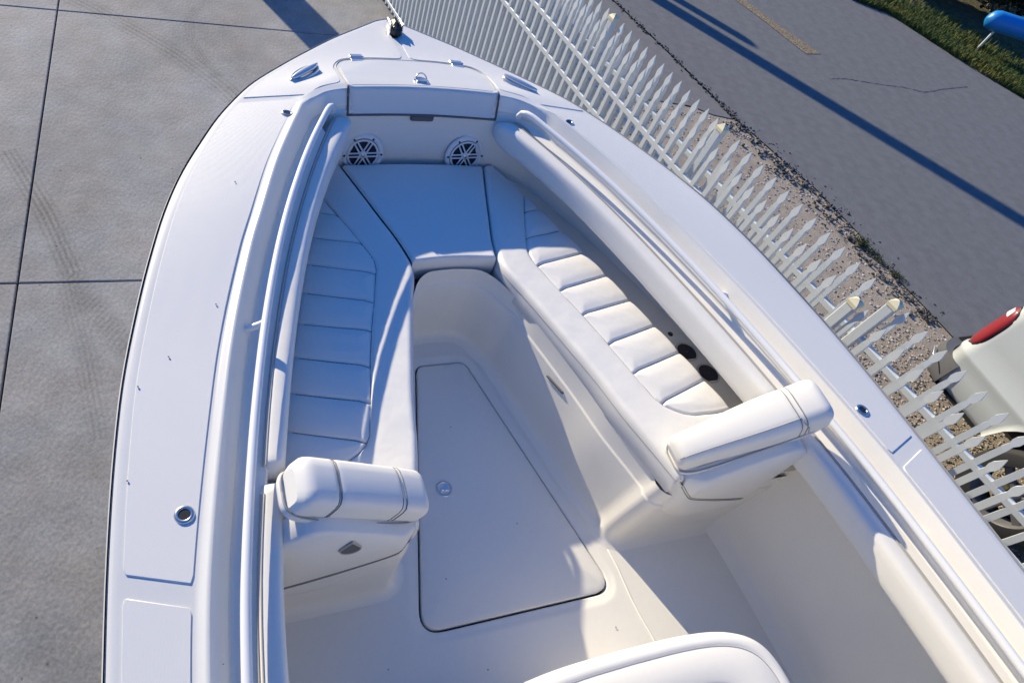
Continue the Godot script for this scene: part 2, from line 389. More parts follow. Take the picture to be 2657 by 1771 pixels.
	for q in 3:
		var b := Basis(Vector3.UP, q * 2.1); tri(bl, b * Vector3(-0.012, 0, 0), b * Vector3(0.012, 0, 0), b * Vector3(0.0, 0.10, 0.045))
	var bm := mesh_of(bl, M.grass)
	M.grass.cull_mode = BaseMaterial3D.CULL_DISABLED
	tf = []; cl = []
	for i in 16000:
		var z := rng.randf_range(-11.0, -4.5); var e := 0.0
		for k in FAR.size() - 1:
			if z >= FAR[k][1] and z <= FAR[k + 1][1]: e = lerpf(FAR[k][0], FAR[k + 1][0], (z - FAR[k][1]) / (FAR[k + 1][1] - FAR[k][1]))
		var x := e + absf(rng.randfn(0.0, 0.75)) - 0.05
		var dry := sin(x * 3.1 + z * 2.3) + sin(x * 7.0 - z * 5.0)
		if dry > 1.1 and rng.randf() < 0.8: continue
		var s := rng.randf_range(0.5, 1.25)
		tf.append(Transform3D(Basis.from_euler(Vector3(rng.randfn(0, 0.25), rng.randf() * 6, rng.randfn(0, 0.25))).scaled(Vector3(s, s, s)), Vector3(x, G + 0.008, z)))
		var g := rng.randf_range(0.6, 1.2); cl.append(Color(0.085 * g + maxf(dry, 0) * 0.04, 0.125 * g + maxf(dry, 0) * 0.02, 0.025 * g))
	many("verge_grass", bm, tf, cl, "short green grass along the far side of the road", "grass")

func many(called: String, mesh: Mesh, tf: Array, cl: Array, label: String, cat := "", parent: Node = self) -> MultiMeshInstance3D:
	var mm := MultiMesh.new(); mm.transform_format = MultiMesh.TRANSFORM_3D; mm.use_colors = true; mm.mesh = mesh; mm.instance_count = tf.size()
	for i in tf.size(): mm.set_instance_transform(i, tf[i]); mm.set_instance_color(i, cl[i])
	var o := MultiMeshInstance3D.new(); o.name = called; o.multimesh = mm; parent.add_child(o, true)
	if label: o.set_meta("label", label)
	o.set_meta("kind", "stuff")
	if cat: o.set_meta("category", cat)
	return o
# ---- the boat
func inner_plan(n_front: int, n_side: int, s: float, z_end := 2.4) -> Array:    # the inner edge of the deck in plan, from the centre of the front wall aft: [x, z, how far along the side 0..1, normal into the boat]
	var p := PackedVector2Array()
	var front := line3([Vector3(0, 0, -2.388), Vector3(0.17, 0, -2.382), Vector3(0.33, 0, -2.362), Vector3(0.41, 0, -2.342), Vector3(0.455, 0, -2.322), Vector3(0.483, 0, -2.3)], n_front)
	for v in front: p.append(Vector2(v.x, v.z))
	for i in range(1, n_side + 1):
		var z := lerpf(-2.3, z_end, pow(float(i) / n_side, 1.15)); p.append(Vector2(tb(T_XI, z), z))
	var out := []
	for i in p.size():
		var t := (p[mini(i + 1, p.size() - 1)] - p[maxi(i - 1, 0)]).normalized()
		var n := Vector2(-t.y, t.x)
		if i == 0: n = Vector2(0, 1)
		var w := smoothstep(-2.3, -2.16, p[i].y) if i >= n_front - 1 else 0.0
		out.append([p[i].x * s, p[i].y, w, Vector2(n.x * s, n.y)])
	return out

func side_row(pl: Array, off: float, dy: float, y_abs := INF) -> PackedVector3Array:
	var r := PackedVector3Array()
	for q in pl:
		var y: float = deck_y(q[0], q[1]) + dy if y_abs == INF else y_abs
		r.append(Vector3(q[0] + q[3].x * off, y, q[1] + q[3].y * off))
	return r

func outer_plan(n: int, s: float) -> PackedVector2Array:
	var out := PackedVector2Array()
	for i in n:
		var t := float(i) / (n - 1); var z := -3.1 + (t * t * 0.6 + t * 0.4) * 5.5
		out.append(Vector2(tb(T_XO, z) * s, z))
	return out

func build_boat():
	boat = thing("boat", "white open boat with a cushioned bow cockpit, parked on the concrete beside the picket fence", "boat")
	var st := begin()
	# hull: from the deck edge down to the keel
	for s in [-1.0, 1.0]:
		var rows := []
		for r in [[1.0, 0.0, 0.0], [1.004, -0.012, 0.0], [1.004, -0.05, 0.0], [0.985, -0.08, 0.01], [0.93, -0.4, 0.14], [0.86, -0.75, 0.32], [0.78, -0.98, 0.5], [0.74, -1.02, 0.55], [0.4, -1.3, 0.85], [0.0, -1.5, 1.1]]:
			var row := PackedVector3Array()
			for q in outer_plan(90, s):
				var bow := clampf(1.0 - (q.y + 3.1) / 2.6, 0, 1)
				var k: float = lerpf(r[0], pow(r[0], 2.2), bow)
				row.append(Vector3(q.x * k, deck_y(q.x, q.y) + r[1] * (1.0 - 0.15 * bow), q.y + r[2] * bow * 1.0))
			rows.append(row)
		loft(st, rows, false, [1, 2, 3, 7], s > 0)
	obj("hull", st, M.gel, boat)
	st = begin()
	for s in [-1.0, 1.0]:
		var rows := []
		for r in [[0.0, -0.016], [0.001, -0.018], [0.002, -0.03], [0.001, -0.042], [0.0, -0.044]]:
			var row := PackedVector3Array()
			for q in outer_plan(90, s): row.append(Vector3(q.x * 1.004 + s * r[0] * (0.0 if absf(q.x) < 0.001 else 1.0), deck_y(q.x, q.y) + r[1], q.y - (r[0] if q.y < -2.2 else 0.0)))
			rows.append(row)
		loft(st, rows, false, [], s > 0)
	obj("rub_rail", st, M.black, boat)
	# deck: one skin from the outer edge to the raised inner rim
	st = begin()
	for s in [-1.0, 1.0]:
		var nf := 26; var ns := 110
		var pl := inner_plan(nf, ns, s)
		var outer := PackedVector2Array()
		for i in pl.size():
			var z: float
			if i < nf: z = lerpf(-3.1, -2.36, pow(float(i) / (nf - 1), 1.3))
			else: z = lerpf(-2.36, 2.4, pow(float(i - nf + 1) / ns, 1.1)); z = lerpf(z, pl[i][1], smoothstep(0, 0.35, float(i - nf + 1) / ns))
			outer.append(Vector2(tb(T_XO, z) * s, z))
		var rows := []
		var a := PackedVector3Array()
		for q in outer: a.append(Vector3(q.x, deck_y(q.x, q.y) - 0.012, q.y))
		rows.append(a)
		for e in [[0.006, -0.003], [0.016, 0.0]]:
			var row := PackedVector3Array()
			for i in pl.size():
				var o := outer[i]; var d := (Vector2(pl[i][0], pl[i][1]) - o).normalized(); var q: Vector2 = o + d * e[0]
				row.append(Vector3(q.x, deck_y(q.x, q.y) + e[1], q.y))
			rows.append(row)
		for f in [0.12, 0.25, 0.4, 0.55, 0.7, 0.82]:
			var row := PackedVector3Array()
			for i in pl.size():
				var q: Vector2 = outer[i].lerp(Vector2(pl[i][0], pl[i][1]), f); row.append(Vector3(q.x, deck_y(q.x, q.y), q.y))
			rows.append(row)
		for e in [[0.034, 0.0], [0.026, 0.002], [0.014, 0.013], [0.008, 0.017], [0.002, 0.015]]:
			var row := PackedVector3Array()
			for q in pl: row.append(Vector3(q[0] - q[3].x * e[0], deck_y(q[0], q[1]) + e[1] * smoothstep(0.0, 1.0, q[2]), q[1] - q[3].y * e[0]))
			rows.append(row)
		loft(st, rows, false, [], s < 0)
	obj("deck", st, M.gel, boat)
	# inner wall under the deck edge, ledge for the bolsters, hull side down to the sole
	st = begin()
	for s in [-1.0, 1.0]:
		var pl := inner_plan(26, 110, s)
		var rows := []
		var a := PackedVector3Array()
		for q in pl: a.append(Vector3(q[0] - q[3].x * 0.002, deck_y(q[0], q[1]) + 0.015 * q[2], q[1] - q[3].y * 0.002))
		rows.append(a)
		rows.append(side_row(pl, 0.004, 0.001)); rows.append(side_row(pl, 0.009, -0.008)); rows.append(side_row(pl, 0.031, -0.052)); rows.append(side_row(pl, 0.034, -0.058))
		loft(st, rows, false, [], s < 0)
		rows = [rows[-1], side_row(pl, 0.031, -0.061), side_row(pl, 0.036, -0.074)]
		for e in [[0.045, -0.076], [0.11, -0.078], [0.115, -0.085], [0.11, -0.1], [0.0, -0.11]]:
			var row := PackedVector3Array()
			for q in pl:
				var off: float = lerpf(0.04 - e[1] * 0.06, e[0], q[2]); var y: float = deck_y(q[0], q[1]) + e[1]
				row.append(Vector3(q[0] + q[3].x * off, y, q[1] + q[3].y * off))
			rows.append(row)
		for e in [[0.0, 0.5], [0.03, 0.06], [0.05, 0.02], [0.10, 0.001]]:
			var row := PackedVector3Array()
			for q in pl:
				var off: float = lerpf(0.045, e[0], q[2]); row.append(Vector3(q[0] + q[3].x * off, e[1], q[1] + q[3].y * off))
			rows.append(row)
		loft(st, rows, false, [3, 4, 7, 8], s < 0)
	obj("inner_liner", st, M.liner, boat)
	build_deck_fittings(); build_sole(); build_lockers(); build_rails()
	# transom far aft, out of the picture
	st = begin(); box(st, Vector3(0, -0.1, 2.42), Vector3(2.5, 1.6, 0.06), 0.01); obj("transom", st, M.gel, boat)

func on_deck(x: float, z: float) -> Vector3: return Vector3(x, deck_y(x, z), z)

func lid_half(z: float) -> float:
	if z < -2.55: return lerpf(0.24, 0.352, pow(clampf((z + 2.656) / 0.106, 0, 1), 0.42))
	return lerpf(0.352, 0.343, (z + 2.55) / 0.16)

func build_deck_fittings():
	for s in [-1.0, 1.0]:
		# foredeck panel: outer border along the deck edge, inner border along the centre groove and the lid
		var inner := line3([Vector3(0.016, 0, -3.03), Vector3(0.016, 0, -2.9), Vector3(0.016, 0, -2.78), Vector3(0.018, 0, -2.695), Vector3(0.05, 0, -2.676), Vector3(0.15, 0, -2.674), Vector3(0.25, 0, -2.668), Vector3(0.325, 0, -2.645), Vector3(0.368, 0, -2.57), Vector3(0.37, 0, -2.48), Vector3(0.372, 0, -2.405), Vector3(0.42, 0, -2.378), Vector3(0.47, 0, -2.352), Vector3(0.505, 0, -2.318), Vector3(0.527, 0, -2.296)], 60)
		var st := begin()
		panel(st, 59, 14, 0.0032, 0.006, 0.014, func(u, v):
			var i: float = u * 59.0; var k := mini(int(i), 58); var a: Vector3 = inner[k].lerp(inner[k + 1], i - k)
			var z := lerpf(-3.055, -2.296, pow(u, 1.05)); var o := Vector3((tb(T_XO, z) - 0.036), 0, z)
			if u < 0.12: o.x = maxf(o.x, 0.017)
			var q := a.lerp(o, v); return on_deck(q.x * s, q.z))
		obj("nonskid_panel", st, M.nonskid, boat)
		for zz in [[-2.266, -0.405], [-0.362, 0.9], [0.95, 2.3]]:
			st = begin()
			panel(st, 110, 8, 0.0032, 0.004, 0.02, func(u, v):
				var z0: float = zz[0]; var z1: float = zz[1]
				var z := lerpf(z0, z1, u); var skew := 0.03 if z0 > -2 else 0.0; var skew1 := 0.03
				var zi := lerpf(z0 + (0.028 if z0 > -2.0 else -0.006), z1 + 0.028, u)
				var zo := lerpf(z0 - (0.02 if z0 > -2.0 else 0.0), z1 - 0.02, u)
				var c := 0.012 * pow(maxf(0.0, absf(u - 0.5) * 2 - 0.98) / 0.02, 2)
				var xi := tb(T_XI, zi) + 0.04 + c; var xo := tb(T_XO, zo) - 0.034 - c
				return on_deck(lerpf(xi, xo, v) * s, lerpf(zi, zo, v)))
			obj("nonskid_panel", st, M.nonskid, boat)
	# lid of the anchor locker with hinges and pull
	var st := begin()
	panel(st, 24, 22, 0.006, 0.02, 0.008, func(u, v):
		var x := lerpf(-1, 1, v)
		var z := lerpf(-2.656, -2.392, u)
		var hw := lid_half(z); var zz := z + (0.016 * x * x if u < 0.9 else 0.024 * x * x)
		return on_deck(x * hw, zz))
	var lid := obj("anchor_locker_lid", st, M.gel, boat)
	st = begin(); var gk := PackedVector3Array()
	for e in [[-0.35, -2.40], [-0.358, -2.48], [-0.358, -2.565], [-0.345, -2.605], [-0.322, -2.637], [-0.28, -2.652], [-0.15, -2.662], [0.0, -2.6645], [0.15, -2.662], [0.28, -2.652], [0.322, -2.637], [0.345, -2.605], [0.358, -2.565], [0.358, -2.48], [0.35, -2.40]]: gk.append(on_deck(e[0], e[1]))
	tube(st, line3(Array(gk), 90), 0.0034, 6); obj("lid_gasket", st, M.piping, lid)
	for s in [-1.0, 1.0]:
		st = begin(); var c := on_deck(0.246 * s, -2.656)
		var b := Basis(Vector3.UP, -0.06 * s)
		box(st, c + Vector3(0, 0.0065, -0.016), Vector3(0.06, 0.005, 0.026), 0.0015, b); box(st, c + Vector3(0, 0.0085, 0.018), Vector3(0.06, 0.005, 0.028), 0.0015, b)
		for k in [-0.022, -0.008, 0.008, 0.022]: tube(st, PackedVector3Array([c + b * Vector3(k - 0.006, 0.011, 0), c + b * Vector3(k + 0.006, 0.011, 0)]), 0.0055, 10)
		obj("hinge", st, M.chrome, lid)
	st = begin(); var lc := on_deck(0.0, -2.435) + Vector3(0, 0.005, 0)
	lathe(st, [[0.001, 0.0], [0.032, 0.0], [0.036, 0.003], [0.036, 0.0]], 24, lc); box(st, lc + Vector3(0, 0.006, 0.006), Vector3(0.05, 0.006, 0.012), 0.002)
	obj("lid_latch", st, M.chrome, lid)
	st = begin(); var ring := []
	for k in 17: var a := PI * k / 16.0; ring.append(lc + Vector3(0.026 * cos(a), 0.006 + 0.02 * sin(a), -0.006 - 0.018 * sin(a)))
	tube(st, PackedVector3Array(ring), 0.003, 8); obj("latch_ring", st, M.chrome, lid)
	# fascia under the lid, proud of the front wall
	st = begin(); var rows := []
	for r in [[-2.392, 0.0, 0.0], [-2.384, 0.006, 0.003], [-2.372, 0.004, 0.008], [-2.368, -0.006, 0.008], [-2.34, -0.088, 0.006], [-2.333, -0.094, 0.003], [-2.345, -0.096, -0.012]]:
		var row := PackedVector3Array()
		for k in 33:
			var x := lerpf(-0.346, 0.346, k / 32.0); var e := 0.012 if absf(x) > 0.3445 else 0.0
			row.append(Vector3(x, tb(T_YI, -2.385) + 0.006 + r[1], r[0] + 0.022 * (x / 0.346) ** 2 + r[2] - e))
		rows.append(row)
	loft(st, rows, false, [5], true); obj("locker_front", st, M.gel, boat)
	# the gap lines at the fascia's ends
	st = begin()
	for s in [-1.0, 1.0]: tube(st, line3([Vector3(0.35 * s, 0.784, -2.365), Vector3(0.35 * s, 0.775, -2.343), Vector3(0.35 * s, 0.688, -2.309)], 8), 0.005, 8)
	tube(st, line3([Vector3(-0.35, 0.686, -2.309), Vector3(-0.18, 0.684, -2.323), Vector3(0, 0.684, -2.329), Vector3(0.18, 0.684, -2.323), Vector3(0.35, 0.686, -2.309)], 24), 0.005, 8)
	obj("gasket", st, M.grey, boat)
	st = begin(); box(st, Vector3(0, 0.668, -2.334), Vector3(0.11, 0.03, 0.02), 0.006); obj("finger_pull", st, M.grey, boat)
	# bow light, cleats, rod holders
	var o := Node3D.new(); o.name = "bow_light"; boat.add_child(o); var at := on_deck(0.004, -2.945)
	st = begin(); lathe(st, [[0.001, 0.004], [0.034, 0.004], [0.038, 0.0]], 20, at + Vector3(-0.012, 0, 0.02)); obj("base_plate", st, M.steel, o)
	st = begin(); box(st, at + Vector3(0.005, 0.025, 0), Vector3(0.052, 0.045, 0.10), 0.012); box(st, at + Vector3(0.005, 0.045, -0.005), Vector3(0.036, 0.03, 0.07), 0.012); obj("housing", st, M.black, o)
	for s in [-1, 1]:
		st = begin(); box(st, at + Vector3(0.005 + s * 0.03, 0.028, -0.012), Vector3(0.008, 0.05, 0.07), 0.003); obj("side_plate", st, M.chrome, o)
	for s in [-1.0, 1.0]:
		var c := on_deck(0.512 * s, -2.478) + Vector3(0, 0.004, 0)
		var b := Basis(Vector3.UP, 0.83 * s)
		o = Node3D.new(); o.name = "cleat"; boat.add_child(o, true)
		st = begin(); rows = []
		for r in [[0.001, 0.001], [0.6, 0.001], [0.72, 0.004], [0.86, 0.012], [0.95, 0.010], [1.0, 0.0]]:
			var row := PackedVector3Array()
			for k in 32: var a := TAU * k / 32; row.append(c + b * Vector3(0.033 * r[0] * cos(a), r[1], 0.094 * r[0] * sin(a)))
			rows.append(row)
		loft(st, rows, true); obj("cleat_ring", st, M.chrome, o)
		st = begin(); rows = []
		for k in 15:
			var t := lerpf(-1, 1, k / 14.0); var ring2 := PackedVector3Array()
			for j in 10: var a := TAU * j / 10; var wd := 0.016 * sqrt(maxf(1 - t * t, 0.002)); ring2.append(c + b * Vector3(wd * cos(a), 0.016 + 0.010 * sin(a) - 0.004 * t * t, 0.088 * t))
			rows.append(ring2)
		loft(st, rows, true); obj("cleat_bar", st, M.chrome, o)
		for hd in [[0.632, -2.157, 0.5], [1.107, -0.551, 0.0], [1.12, 0.75, 0.0]]:
			c = on_deck(hd[0] * s, hd[1]) + Vector3(0, 0.0035, 0); b = Basis(Vector3.UP, hd[2] * s)
			o = Node3D.new(); o.name = "rod_holder"; boat.add_child(o, true)
			st = begin(); rows = []
			for r in [[0.0125, -0.02], [0.0135, 0.003], [0.016, 0.006], [0.022, 0.004], [0.0245, 0.0], [0.0245, -0.003]]:
				var row := PackedVector3Array()
				for k in 28: var a := TAU * k / 28; row.append(c + b * Vector3(r[0] * cos(a), r[1], r[0] * sin(a) * (1.0 if hd[1] > -1 else 0.8)))
				rows.append(row)
			loft(st, rows, true); obj("flange", st, M.steel, o)
			st = begin(); lathe(st, [[0.001, 0.0035], [0.0132, 0.0035]], 24, c); obj("bore", st, M.black, o)

func build_sole():
	var hole := []          # outline of the hatch gap
	var cor := [Vector2(-0.121, -1.44), Vector2(0.121, -1.44), Vector2(0.408, -0.284), Vector2(-0.408, -0.284)]
	var rad := [0.045, 0.05, 0.07, 0.07]
	for k in 4:
		var p: Vector2 = cor[k]; var d0: Vector2 = (cor[(k + 3) % 4] - p).normalized(); var d1: Vector2 = (cor[(k + 1) % 4] - p).normalized()
		var ang := acos(d0.dot(d1)); var t: float = rad[k] / tan(ang / 2)
		var a: Vector2 = p + d0 * t; var b: Vector2 = p + d1 * t
		for i in 9: var q := i / 8.0; hole.append(a.lerp(p, q).lerp(p.lerp(b, q), q))
		for i in range(1, 20):
			var nx: Vector2 = cor[(k + 1) % 4]; var ang2 := acos((p - nx).normalized().dot((cor[(k + 2) % 4] - nx).normalized())); var t2: float = rad[(k + 1) % 4] / tan(ang2 / 2)
			hole.append(b.lerp(nx + (p - nx).normalized() * t2, i / 20.0))
	var c := Vector2(0, -0.8); var rows := []
	var grow := func(d: float, y: float) -> PackedVector3Array:
		var r := PackedVector3Array()
		for i in hole.size():
			var t: Vector2 = (hole[(i + 1) % hole.size()] - hole[i - 1]).normalized(); var q: Vector2 = hole[i] + Vector2(t.y, -t.x) * d
			r.append(Vector3(q.x, y, q.y))
		return r
	var st := begin()
	var far := PackedVector3Array()
	for h in hole:
		var d: Vector2 = (h - c).normalized(); var k := minf(1.3 / maxf(absf(d.x), 0.01), (3.2 if d.y > 0 else 1.2) / maxf(absf(d.y), 0.01)); far.append(Vector3(c.x + d.x * k, 0, c.y + d.y * k))
	rows = [far, grow.call(0.05, 0.0), grow.call(0.034, 0.0), grow.call(0.03, -0.002), grow.call(0.012, -0.002), grow.call(0.006, -0.0035), grow.call(0.0042, -0.008), grow.call(0.004, -0.04), grow.call(-0.03, -0.04)]
	loft(st, rows, true, [6, 7], true); obj("sole", st, M.sole, boat)
	st = begin(); rows = [grow.call(0.006, -0.030), grow.call(-0.012, -0.030)]; loft(st, rows, true, [], true); obj("hatch_gasket", st, M.black, boat)
	st = begin(); rows = [grow.call(-0.004, -0.036), grow.call(-0.004, -0.004), grow.call(-0.0055, 0.001), grow.call(-0.009, 0.003), grow.call(-0.03, 0.0025), grow.call(-0.034, 0.0035)]
	loft(st, rows, true, [], true); st.set_smooth_group(0)
	var inn: PackedVector3Array = rows[-1]; var mid := PackedVector3Array(); var core := PackedVector3Array()
	for p in inn: mid.append(p.lerp(Vector3(0, 0.0035, -0.8), 0.5)); core.append(p.lerp(Vector3(0, 0.0035, -0.8), 0.97))
	loft(st, [inn, mid, core], true, [], true); fan(st, core, true)
	var hatch := obj("sole_hatch", st, M.sole, boat)
	var at := Vector3(-0.163, 0.0035, -0.82)
	st = begin(); lathe(st, [[0.001, -0.004], [0.022, -0.004], [0.026, -0.003], [0.0265, 0.002], [0.03, 0.0045], [0.035, 0.003], [0.0365, 0.0]], 32, at); obj("hatch_latch", st, M.steel, hatch)
	st = begin(); box(st, at + Vector3(0.009, 0.0, -0.004), Vector3(0.022, 0.004, 0.03), 0.002); box(st, at + Vector3(-0.01, 0.0, 0.0), Vector3(0.016, 0.005, 0.014), 0.002); box(st, at + Vector3(-0.016, 0.0, 0.006), Vector3(0.007, 0.005, 0.02), 0.001); obj("latch_handle", st, M.chrome, hatch)
	# the raised line where the sole turns down beside the console
	st = begin()
	for s in [1.0]:
		tube(st, line3([Vector3(0.455 * s, 0.0, -0.44), Vector3(0.463 * s, 0.0005, -0.378), Vector3(0.466 * s, 0.0005, -0.235), Vector3(0.477 * s, 0.0005, -0.135), Vector3(0.49 * s, 0.0005, 0.0), Vector3(0.5 * s, 0.0005, 0.9)], 20), 0.004, 8)
	obj("sole_bead", st, M.sole, boat)
	# console with its seat base, aft of the picture
	st = begin(); box(st, Vector3(0, 0.23, 0.36), Vector3(0.8, 0.46, 0.56), 0.03); box(st, Vector3(0, 0.6, 1.05), Vector3(0.84, 1.2, 0.8), 0.06); obj("console", st, M.liner, boat)
	# hard top over the helm, just behind the photographer
	st = begin(); box(st, Vector3(0, 2.2, 1.35), Vector3(2.0, 0.07, 1.9), 0.025); var top := obj("hard_top", st, M.gel, boat)
	for s in [-1.0, 1.0]:
		for z in [0.72, 1.5]:
			st = begin(); tube(st, line3([Vector3(0.5 * s, 0.0, z), Vector3(0.52 * s, 1.2, z), Vector3(0.72 * s, 2.18, z + 0.05)], 12), 0.025, 10); obj("top_leg", st, M.white, top)
	# specks of dirt on the deck and the sole
	st = begin(); rng.seed = 21
	for e in [[-0.87, -1.75], [-1.12, -1.02], [-1.20, -0.93], [-1.23, -0.66], [-1.05, -0.20], [-0.98, -1.2]]: lathe(st, [[0.001, 0.003], [0.0024, 0.002], [0.0024, 0.0]], 6, on_deck(e[0], e[1]) + Vector3(0, 0.005, 0))
	for e in [[-0.26, -0.46], [-0.33, -0.62], [-0.05, -1.1], [0.1, -0.62], [0.35, -0.15], [-0.55, -0.2], [-0.2, -0.12]]: lathe(st, [[0.001, 0.003], [0.003, 0.002], [0.003, 0.0]], 6, Vector3(e[0], 0.003, e[1]))
	kind(obj("dirt_specks", st, M.thread, boat), "stuff")

func locker_plan(s: float) -> Array:
	var p := []
	for v in line3([Vector3(0, 0, -1.618), Vector3(0.07, 0, -1.614), Vector3(0.125, 0, -1.6), Vector3(0.175, 0, -1.55), Vector3(0.215, 0, -1.47)], 16): p.append(Vector2(v.x, v.z))
	for i in range(1, 26):
		var z := lerpf(-1.47, -0.56, i / 25.0); p.append(Vector2(tb(T_SEATF, z) - 0.006 + smoothstep(-0.9, -0.5, z) * 0.012 + 0.012 * smoothstep(-1.3, -1.47, z), z))
	for v in line3([Vector3(0.458, 0, -0.54), Vector3(0.468, 0, -0.505), Vector3(0.492, 0, -0.484), Vector3(0.53, 0, -0.476), Vector3(0.8, 0, -0.474), Vector3(1.09, 0, -0.47)], 24): p.append(Vector2(v.x, v.z))
	var out := []
	for i in p.size():
		var t: Vector2 = (p[mini(i + 1, p.size() - 1)] - p[maxi(i - 1, 0)]).normalized(); out.append([p[i].x * s, p[i].y, Vector2(-t.y * s * -1.0 * -1.0, t.x)])
	out[0][2] = Vector2(0, 1)
	return out

func build_lockers():
	for s in [-1.0, 1.0]:
		var st := begin(); var pl := locker_plan(s); var rows := []
		for e in [[0.05, 0.0005], [0.028, 0.004], [0.012, 0.016], [0.003, 0.04], [0.0, 0.08], [0.0, 0.2], [0.0, 0.345], [-0.001, 0.352], [-0.005, 0.354], [-0.006, 0.36], [-0.006, 0.44]]:
			var r := PackedVector3Array()
			for q in pl: r.append(Vector3(q[0] + q[2].x * e[0], e[1], q[1] + q[2].y * e[0]))
			rows.append(r)
		loft(st, rows, false, [], s < 0)
		obj("seat_locker", st, M.liner, boat)
		# bulkhead closing the locker and shelf at the hull side
		st = begin(); box(st, Vector3(0.975 * s, 0.34, -0.505), Vector3(0.25, 0.68, 0.03), 0.008); obj("side_bulkhead", st, M.liner, boat)
		# shelf behind the cushion, at the hull side
		st = begin(); var a := PackedVector3Array(); var b := PackedVector3Array(); var c := PackedVector3Array()
		for i in 40:
			var z := lerpf(-2.32, -0.47, i / 39.0); var xb := tb(T_SEATB, z); var y := seat_y(z) - 0.045
			c.append(Vector3((xb - 0.01) * s, y - 0.06, z)); a.append(Vector3((xb - 0.01) * s, y, z)); b.append(Vector3((tb(T_XI, z) + 0.02) * s, y, z))
		loft(st, [c, a, b], false, [1], s > 0); obj("side_shelf", st, M.liner, boat)
	# cup holders in the starboard shelf
	for q in [[0.868, -1.058], [0.903, -0.94]]:
		var y := seat_y(q[1]) - 0.045; var at := Vector3(q[0], y, q[1])
		var o := Node3D.new(); o.name = "cup_holder"; boat.add_child(o, true)
		var st := begin(); lathe(st, [[0.0425, 0.0015], [0.044, 0.005], [0.049, 0.005], [0.051, 0.0]], 32, at); obj("rim", st, M.steel, o)
		st = begin(); lathe(st, [[0.001, 0.0022], [0.043, 0.0022]], 32, at); obj("cup", st, M.cone, o)
	var st2 := begin(); lathe(st2, [[0.001, 0.003], [0.01, 0.003], [0.012, 0.0]], 12, Vector3(0.845, seat_y(-1.15) - 0.044, -1.16)); obj("drain", st2, M.black, boat)
	# finger slot in the starboard locker door
	st2 = begin(); var sl := []
	for i in 12: var z := lerpf(-1.125, -1.03, i / 11.0); sl.append(Vector3(tb(T_SEATF, z) - 0.0065, 0.31 + (z + 1.08) * 0.15, z))
	tube(st2, PackedVector3Array(sl), 0.0065, 10); obj("finger_slot", st2, M.grey, boat)
	# speakers in the front wall
	for s in [-1.0, 1.0]:
		var o := Node3D.new(); o.name = "speaker"; boat.add_child(o, true)
		var c := Vector3(0.256 * s, 0.487, -2.322); var b := Basis(Vector3.RIGHT, PI / 2 - 0.06)
		var st := begin(); lathe(st, [[0.078, 0.006], [0.083, 0.012], [0.090, 0.014], [0.098, 0.010], [0.101, 0.0]], 48, c, b); obj("speaker_ring", st, M.white, o)
		st = begin(); lathe(st, [[0.001, 0.004], [0.03, 0.002], [0.079, 0.005]], 32, c, b); obj("speaker_cone", st, M.cone, o)
		st = begin(); lathe(st, [[0.066, 0.008], [0.068, 0.012], [0.0745, 0.012], [0.076, 0.008]], 48, c, b); obj("grille_ring", st, M.white, o)
		for k in 6:
			st = begin(); var a := TAU * k / 6 + 0.05
			for e in [-0.0085, 0.0085]:
				box(st, c + b * (Basis(Vector3.UP, a) * Vector3(0.046, 0.011, e)), Vector3(0.062, 0.006, 0.0075), 0.002, b * Basis(Vector3.UP, a))
			obj("grille_spoke", st, M.white, o)
			st = begin(); lathe(st, [[0.001, 0.016], [0.0045, 0.016], [0.006, 0.012]], 10, c + b * (Basis(Vector3.UP, a) * Vector3(0.088, 0, 0)), b); obj("bolt", st, M.black, o)
		st = begin(); lathe(st, [[0.001, 0.017], [0.010, 0.016], [0.018, 0.013], [0.019, 0.008]], 20, c, b); obj("hub", st, M.white, o)
		st = begin(); lathe(st, [[0.001, 0.0185], [0.009, 0.0178], [0.011, 0.015]], 16, c, b); obj("badge", st, M.steel, o)
